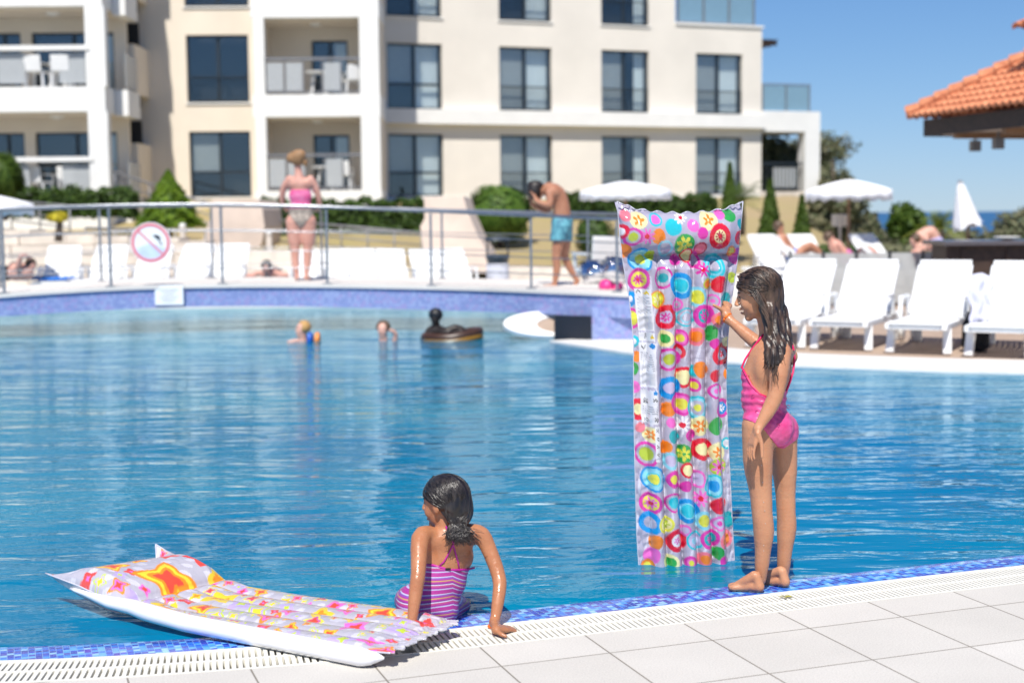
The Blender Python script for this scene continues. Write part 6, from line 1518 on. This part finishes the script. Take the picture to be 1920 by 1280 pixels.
# white inflated side tube on the near side
q = MB(); k0 = 14; k1 = int(nv*.95); pts = []; rad = []
for i in range(6, k1, 4):
    f = (i-6)/(k1-6); p = Vector(bs[i,0])-sd_*(-.004); r_ = .034*min(1,(f/.05)**.5 if f<.05 else 1)*min(1,((1-f)/.25)**.6); p.z = .035+max(0,f-.62)*.10; pts.append(p); rad.append(max(r_,.004))
q.tube(pts, rad, 16); q.build('side_tube', simple('white_vinyl', (.76,.76,.79), .16, var=.03, coat=.8), mat2, smooth=True)
for L_, j in ((0,0),(1,-1)):
    q = MB(); q.tube([Vector(bs[i,j])+Vector((0,0,.002)) for i in range(0,nv+1,3)], .0035, 6); q.build('seam', clear, mat2, smooth=True)
q = MB(); q.tube([Vector(bs[-1,j])+Vector((0,0,.002)) for j in range(0,nu+1)], .004, 6); q.build('seam', clear, mat2, smooth=True)
# ================================================================== people in the background (soft focus)
def skinp(c): return skin_mat('skin', c, .1)
sk_pale, sk_pink, sk_tan = skinp((.62,.36,.28)), skinp((.60,.32,.25)), skinp((.42,.20,.12))
def figure(name_label, lo, hi, build, mat_, parts=(), h=.012, loc=None):
    F = Field(lo, hi, h); o = thing('person', loc if loc is not None else ((lo[0]+hi[0])/2, (lo[1]+hi[1])/2, lo[2]), name_label, 'person'); build(F)
    V, Q = F.mesh(smooth=1); mesh_np('body', V, Q, mat_, o)
    for nm, fn, m in parts:
        T = Field(lo, hi, h); fn(T, F); V, Q = T.mesh(smooth=1); 
        if len(V): mesh_np(nm, V, Q, m, o)
    return o, F
def shell(F, T, d, zlo, zhi, extra=None):
    X = T.X(); z = X[...,2]; g = np.maximum(F.f-d, np.maximum(zlo-z, z-zhi))
    if extra is not None: g = np.maximum(g, extra(X))
    T.f = g
def simple_hand(F, w, d, n=(0,0,1)):
    d = Vector(d).normalized(); s = d.cross(Vector(n)).normalized(); w = Vector(w); e = w+d*.08
    F.cone(w, e, .022, .028, .01)
    for i, x in enumerate((-.027,-.009,.009,.027)): F.chain([e+s*x, e+s*x*1.2+d*.045-Vector(n)*.008, e+s*x*1.2+d*.075-Vector(n)*.025], [.011,.010,.008], .003)
    F.chain([w+s*-.02+d*.02, w+s*-.05+d*.06], [.012,.009], .006)
# woman on the bridge, back to the camera
D = 20.1; k = D/F_PX; g0 = P(566,524,D)
def W(dx, dy, dd=0): return P(565+dx, dy, D+dd)
frw = frame((.1,1,0)); Rw = Rm(frw)
def wb(F):
    F.ell(W(-3,345), (.085,.175,.09), Rw, .05); F.ell(W(-2,368), (.09,.15,.12), Rw, .06); F.ell(W(-1,392), (.10,.16,.10), Rw, .06); F.ell(W(0,412), (.12,.19,.11), Rw, .06)
    F.chain([W(-4,335), W(-6,318), W(-7,306)], [.07,.05,.05], .04)
    for s, kx, ax_ in ((-1,-14,-12),(1,14,13)):
        F.chain([W(s*13-1,418), W(s*13,445), W(kx*.85,470), W(kx*.8,492), W(ax_*.7,515)], [.115,.095,.062,.052,.034], .05)
        f0 = W(ax_*.7,520); F.chain([f0+Vector((0,-.02,.0)), f0+Vector((s*.03,.15,-.015))], [.034,.026], .02)
    F.chain([W(-22,336,0), W(-33,352,.02), W(-36,378,.08), W(-27,394,.20)], [.055,.045,.038,.026], .04); simple_hand(F, W(-27,394,.20), (.3,1,0))
    F.chain([W(17,336,0), W(27,352,.02), W(34,380,.08), W(30,392,.22)], [.055,.045,.038,.026], .04); simple_hand(F, W(30,392,.22), (-.3,1,0))
    head(F, W(-7,298), frame((-.1,1,-.15)), .235, .02, mouth=False)
fl = simple('print_pink', (.78,.04,.22), .7, var=.15, scale=9, c2=(.62,.20,.36)); gp = simple('print_grey', (.30,.25,.21), .7, var=.5, scale=30)
zz = lambda y: P(565,y,D).z
hm = simple('fair_hair', (.30,.16,.07), .6, var=.3, scale=30)
def hairw(T, F):
    T.ell(W(-7,296,-.02), (.100,.095,.115), None, .02); T.ell(W(-20,297,-.03), (.06,.06,.07), None, .03); T.ell(W(-1,290,-.05), (.07,.06,.07), None, .03); T.ell(W(7,305,-.02), (.035,.04,.06), None, .02)
figure('blonde woman in a pink patterned swimsuit standing on the footbridge with her back turned', W(-62,270,-.45), W(60,532,.55), wb, sk_pink,
    [('swim_top', lambda T,F: shell(F,T,.012,zz(391),zz(356), lambda X: np.abs(X[...,0]-W(-2,370).x)-.19), fl), ('swim_bottom', lambda T,F: shell(F,T,.012,zz(427),zz(391.5), lambda X: np.maximum(np.abs(X[...,0]-W(0,370).x)-.205, (zz(407)-X[...,2])-(.14-np.abs(X[...,0]-W(0,370).x))*1.2)), gp), ('hair', hairw, hm)], h=.012, loc=g0)
# man bent forward beside the railing
D2_ = 18.9
def Mn(x, y, dd=0): return P(x, y, D2_+dd)
frm = frame((-1,.2,0)); 
def mb_(F):
    F.ell(Mn(1053,420), (.12,.14,.11), Rm(frm), .05); F.chain([Mn(1054,412), Mn(1052,388), Mn(1043,365), Mn(1030,356)], [.115,.115,.125,.10], .05)
    for s in (-1,1): F.ell(Mn(1036,360,s*.10), (.10,.09,.09), None, .05)
    F.chain([Mn(1026,356), Mn(1013,358)], [.06,.055], .03)
    F.chain([Mn(1052,425,-.07), Mn(1047,455,-.07), Mn(1043,482,-.07), Mn(1044,505,-.06), Mn(1040,532,-.05)], [.095,.08,.058,.05,.033], .04)
    F.chain([Mn(1058,425,.08), Mn(1060,455,.09), Mn(1059,482,.10), Mn(1069,503,.12), Mn(1081,524,.14)], [.09,.075,.055,.048,.033], .04)
    a = Mn(1041,537,-.05); F.chain([a, a+Vector((-.12,.02,-.005)), a+Vector((-.18,.02,-.01))], [.035,.032,.02], .02)
    a = Mn(1083,527,.14); F.chain([a, a+Vector((-.05,.0,-.06)), a+Vector((-.11,.02,-.09))], [.033,.03,.018], .02)
    F.chain([Mn(1030,362,-.16), Mn(1030,384,-.20), Mn(1010,379,-.15), Mn(1004,373,-.10)], [.055,.045,.035,.028], .03); simple_hand(F, Mn(1006,374,-.10), (-.3,.1,.5))
    F.chain([Mn(1034,362,.14), Mn(1028,392,.18), Mn(1006,388,.14), Mn(996,380,.08)], [.055,.045,.035,.028], .03); simple_hand(F, Mn(998,381,.08), (-.2,-.1,.6))
    head(F, Mn(1005,360), frame((-.55,.1,-.8), (-.8,0,.55)), .235, .02)
shorts_m = simple('blue_shorts', (.05,.22,.36), .7, var=.45, scale=16, c2=(.16,.45,.52))
def shorts(T, F):
    T.ell(Mn(1054,416), (.145,.165,.12), Rm(frm), .03); T.chain([Mn(1052,425,-.07), Mn(1047,448,-.07)], [.125,.115], .04); T.chain([Mn(1057,425,.08), Mn(1058,447,.09)], [.12,.11], .04); shell(T, T, 0, Mn(1050,452).z, Mn(1050,406).z)
def hairm(T, F): T.ell(Mn(1002,358,-.01), (.095,.105,.125), None, .02); T.ell(Mn(1004,348,0), (.11,.10,.07), None, .02); X = T.X(); T.f = np.maximum(T.f, (Mn(1000,372).z-X[...,2]))
figure('bare chested man in blue shorts bending forward on the bridge, hands at his face', Mn(985,325,-.45), Mn(1098,552,.45), mb_, sk_tan, [('shorts', shorts, shorts_m), ('hair', hairm, simple('dark_hair', (.02,.014,.012), .5))], h=.012, loc=Mn(1045,541))
# swimmers
def swim(label, px_, py_, D, f, hair_c, build_extra=None, mat_=None, ext=(.4,.4)):
    c = P(px_, py_, D); fr_ = frame(f)
    def b(F): head(F, c, fr_, .205, .015); F.chain([c-Vector((0,0,.08)), c-Vector((0,0,.2))], [.05,.06], .03); F.ell(c-Vector((0,-.02,.27)), (.15,.11,.09), None, .04); (build_extra(F, c) if build_extra else None)
    def hr(T, F): T.ell(Vector(c)-fr_[0]*.02+Vector((0,0,.035)), (.092,.09,.085), None, .01); X = T.X(); T.f = np.maximum(T.f, (c.z-.03-X[...,2])); T.f = np.maximum(T.f, ((X-np.array(c))@np.array(fr_[0], np.float32))-.035)
    return figure(label, (c.x-ext[0],D-.3,-.35), (c.x+ext[1],D+.4,c.z+.16), b, mat_ or sk_pale, [('hair', hr, hair_c)], h=.010, loc=(c.x,D,WZ)), c
blond = simple('blond_hair', (.48,.27,.09), .6); light = simple('wet_brown_hair', (.10,.06,.035), .5); blk = simple('black_hair', (.008,.008,.01), .5)
(o, F_), c = swim('small fair haired child swimming with arm bands in the far water, leftmost of the heads', 567, 618, 17.6, (-.8,-.5,.1), blond, lambda F, c: F.chain([c+Vector((-.08,-.02,-.14)), c+Vector((-.17,-.05,-.15))], [.03,.022], .02))
for dx, cc, nm in ((.10,(.02,.10,.45),'blue'),(.19,(.75,.25,.06),'orange')):
    q = MB(); rr = .055; q.tube([c+Vector((dx,-.04+rr*cos(a),-.115+rr*sin(a))) for a in np.linspace(0,2*pi,17)], .035, 10); q.build('arm_band', simple(nm+'_vinyl', cc, .3), o, smooth=True)
(o, F_), c = swim('swimmer with a hand at the ear, middle one of three heads in the water', 718, 618, 17.6, (-.2,-1,0), light, lambda F, c: F.chain([c+Vector((.14,-.02,-.17)), c+Vector((.16,-.05,-.05)), c+Vector((.10,-.08,.0))], [.035,.028,.022], .02), sk_pale)
# child in an inflatable boat under the bridge, its shade put into their dark colours
bc = P(848,632,17.75); bc.z = .02
boat = thing('inflatable_boat', (bc.x,bc.y,WZ), 'dark oval inflatable ring boat with a yellow rim floating in the shade of the bridge', 'inflatable boat')
ring = [(bc.x+.34*cos(a)+.0, bc.y+.26*sin(a), bc.z+.0+.06*max(cos(a),0)) for a in np.linspace(0,2*pi,33)]
MB().tube(ring, .055, 12).build('ring', simple('boat_shaded_brown', (.05,.022,.012), .35), boat, smooth=True)
MB().tube([(x,y-.01,z-.055) for x,y,z in ring], .055, 10).build('lower_ring', simple('boat_shaded_yellow', (.22,.11,.01), .35), boat, smooth=True)
MB().lathe([(.05,0),(.24,.0),(.25,.01),(.05,.012)], 20, (bc.x,bc.y,bc.z-.03)).build('floor', simple('boat_floor', (.05,.04,.03), .5), boat)
shaded_skin = skinp((.02,.014,.012)); hc3 = P(817,594,17.75)  # near-black skin carries the bridge's shade in its colour
def kb(F):
    head(F, hc3, frame((-.3,-1,0)), .20, .015); F.chain([hc3-Vector((0,0,.08)), hc3-Vector((0,0,.15))], [.045,.05], .03); F.ell(hc3+Vector((.0,.02,-.20)), (.14,.08,.10), None, .03)
    F.chain([hc3+Vector((.1,0,-.20)), hc3+Vector((.22,0,-.24)), hc3+Vector((.33,-.02,-.20))], [.04,.035,.025], .02); F.chain([hc3+Vector((-.1,0,-.20)), hc3+Vector((-.17,0,-.27))], [.04,.03], .02); F.chain([hc3+Vector((.03,.02,-.27)), hc3+Vector((.24,.04,-.15)), hc3+Vector((.40,.04,-.22))], [.06,.055,.035], .03)
figure('dark silhouetted child sitting in the oval inflatable boat under the bridge', hc3-Vector((.35,.3,.4)), hc3+Vector((.55,.3,.18)), kb, shaded_skin, [('hair', lambda T,F: T.ell(hc3+Vector((0,.01,.03)), (.09,.092,.085), None, .01), blk)], h=.010, loc=(hc3.x,hc3.y,.02))
# sunbathers
def bather(label, px_, py_, D, pose, m, suit_m, hair_c, h=.014):
    c = P(px_, py_, D); pts = [c+Vector(v) for v in pose['torso']]
    allp = [Vector(v) for L_ in ('torso','legL','legR','armL','armR') for v in pose.get(L_,())]+[Vector(pose['head'])]
    lo = c+Vector((min(v.x for v in allp)-.25, min(v.y for v in allp)-.25, min(v.z for v in allp)-.2)); hi = c+Vector((max(v.x for v in allp)+.25, max(v.y for v in allp)+.25, max(v.z for v in allp)+.25))
    def b(F):
        F.chain(pts, [.12,.12,.11,.13][:len(pts)], .05)
        for L_ in ('legL','legR'):
            if L_ in pose: F.chain([c+Vector(v) for v in pose[L_]], [.09,.06,.035][:len(pose[L_])], .04)
        for L_ in ('armL','armR'):
            if L_ in pose: F.chain([c+Vector(v) for v in pose[L_]], [.05,.04,.028][:len(pose[L_])], .03)
        head(F, c+Vector(pose['head']), frame(pose.get('face',(-.5,-1,0))), .22, .02); F.chain([pts[0], c+Vector(pose['head'])], [.06,.055], .03)
    def st(T, F): T.chain([pts[-2]*.3+pts[-1]*.7, pts[-1]], [.13,.145], .03)
    hd = c+Vector(pose['head']); fc = frame(pose.get('face',(-.5,-1,0)))[0]
    return figure(label, lo, hi, b, m, [('swimwear', st, suit_m), ('hair', lambda T,F: T.ell(hd-fc*.02+Vector((0,0,.03)), (.10,.10,.10), None, .01), hair_c)], h=h)
recl = dict(torso=[(0,0,.12),(.10,0,-.05),(.22,0,-.18)], legL=[(.24,-.05,-.18),(.50,-.05,.02),(.75,-.05,-.2)], legR=[(.24,.1,-.18),(.55,.1,-.05),(.85,.1,-.22)], armL=[(0,-.14,.08),(.12,-.18,-.12),(.28,-.16,-.12)], head=(-.05,0,.34), face=(.7,-.7,0))
bather('sunbather in dark swimwear lying on a lounger at the far left edge', 28, 506, 24.4, dict(recl, torso=[(0,0,.02),(.2,0,-.04),(-.3,0,-.06)], head=(.28,0,.08), legL=[(-.3,-.1,0),(-.6,-.1,.15),(-.9,-.1,-.1)], legR=[(-.3,.1,0),(-.65,.1,.1),(-.9,.1,-.1)], armL=[(.1,-.15,.05),(.2,-.2,.25),(.3,-.1,.2)]), sk_pink, black_cloth, light)
bather('dark haired sunbather lying flat behind the bridge left of the standing woman', 502, 512, 24.4, dict(torso=[(0,0,-.02),(-.0,.3,-.04),(0,.7,-.05)], head=(0,-.12,.10), face=(0,-1,-.2), armL=[(-.16,0,0),(-.34,-.05,-.05),(-.2,-.2,-.05)], armR=[(.16,0,0),(.34,-.05,-.05),(.2,-.2,-.05)]), sk_pink, black_cloth, blk)
bather('reclining tanned sunbather on the leftmost upper terrace lounger', 1466, 462, 25.6, recl, sk_tan, towel_blue, light)
bather('sunbather in a lilac and pink swimsuit on the low terrace lounger under the parasol', 1572, 468, 25.0, dict(recl, torso=[(-.05,0,.06),(.05,0,-.05),(.15,0,-.13)], head=(-.16,0,.2)), sk_pink, simple('lilac_pink', (.42,.20,.50), .7, var=.4, scale=12, c2=(.75,.12,.28)), light)
bather('bent over sunbather in pale swimwear sitting beside the bar counter', 1738, 450, 24.6, dict(torso=[(-.1,0,.05),(.06,0,.12),(.16,0,-.08)], head=(-.22,-.05,-.02), face=(-.8,-.4,-.5), legL=[(.15,-.1,-.12),(-.15,-.12,-.1),(-.25,-.1,-.35)], legR=[(.15,.1,-.12),(-.12,.12,-.1),(-.2,.1,-.35)], armL=[(-.05,-.15,.03),(-.12,-.2,-.18),(-.28,-.1,-.2)]), sk_pale, simple('pale_print', (.45,.40,.62), .7, var=.3, scale=14), light)
cloth('beach_towel', Vector((P(1735,470,24.7).x,24.7,.50)), .8, 1.0, simple('white_towel', (.66,.66,.70), .9), 'crumpled white towel under the sunbather beside the bar counter', 'towel', .3, .09)
cloth('beach_towel', Vector((P(40,500,24.9).x,24.9,.47)), .6, .9, simple('striped_towel', (.2,.3,.42), .9, var=.5, scale=16), 'dark striped towel beside the sunbather at the far left', 'towel', -.2, .06)
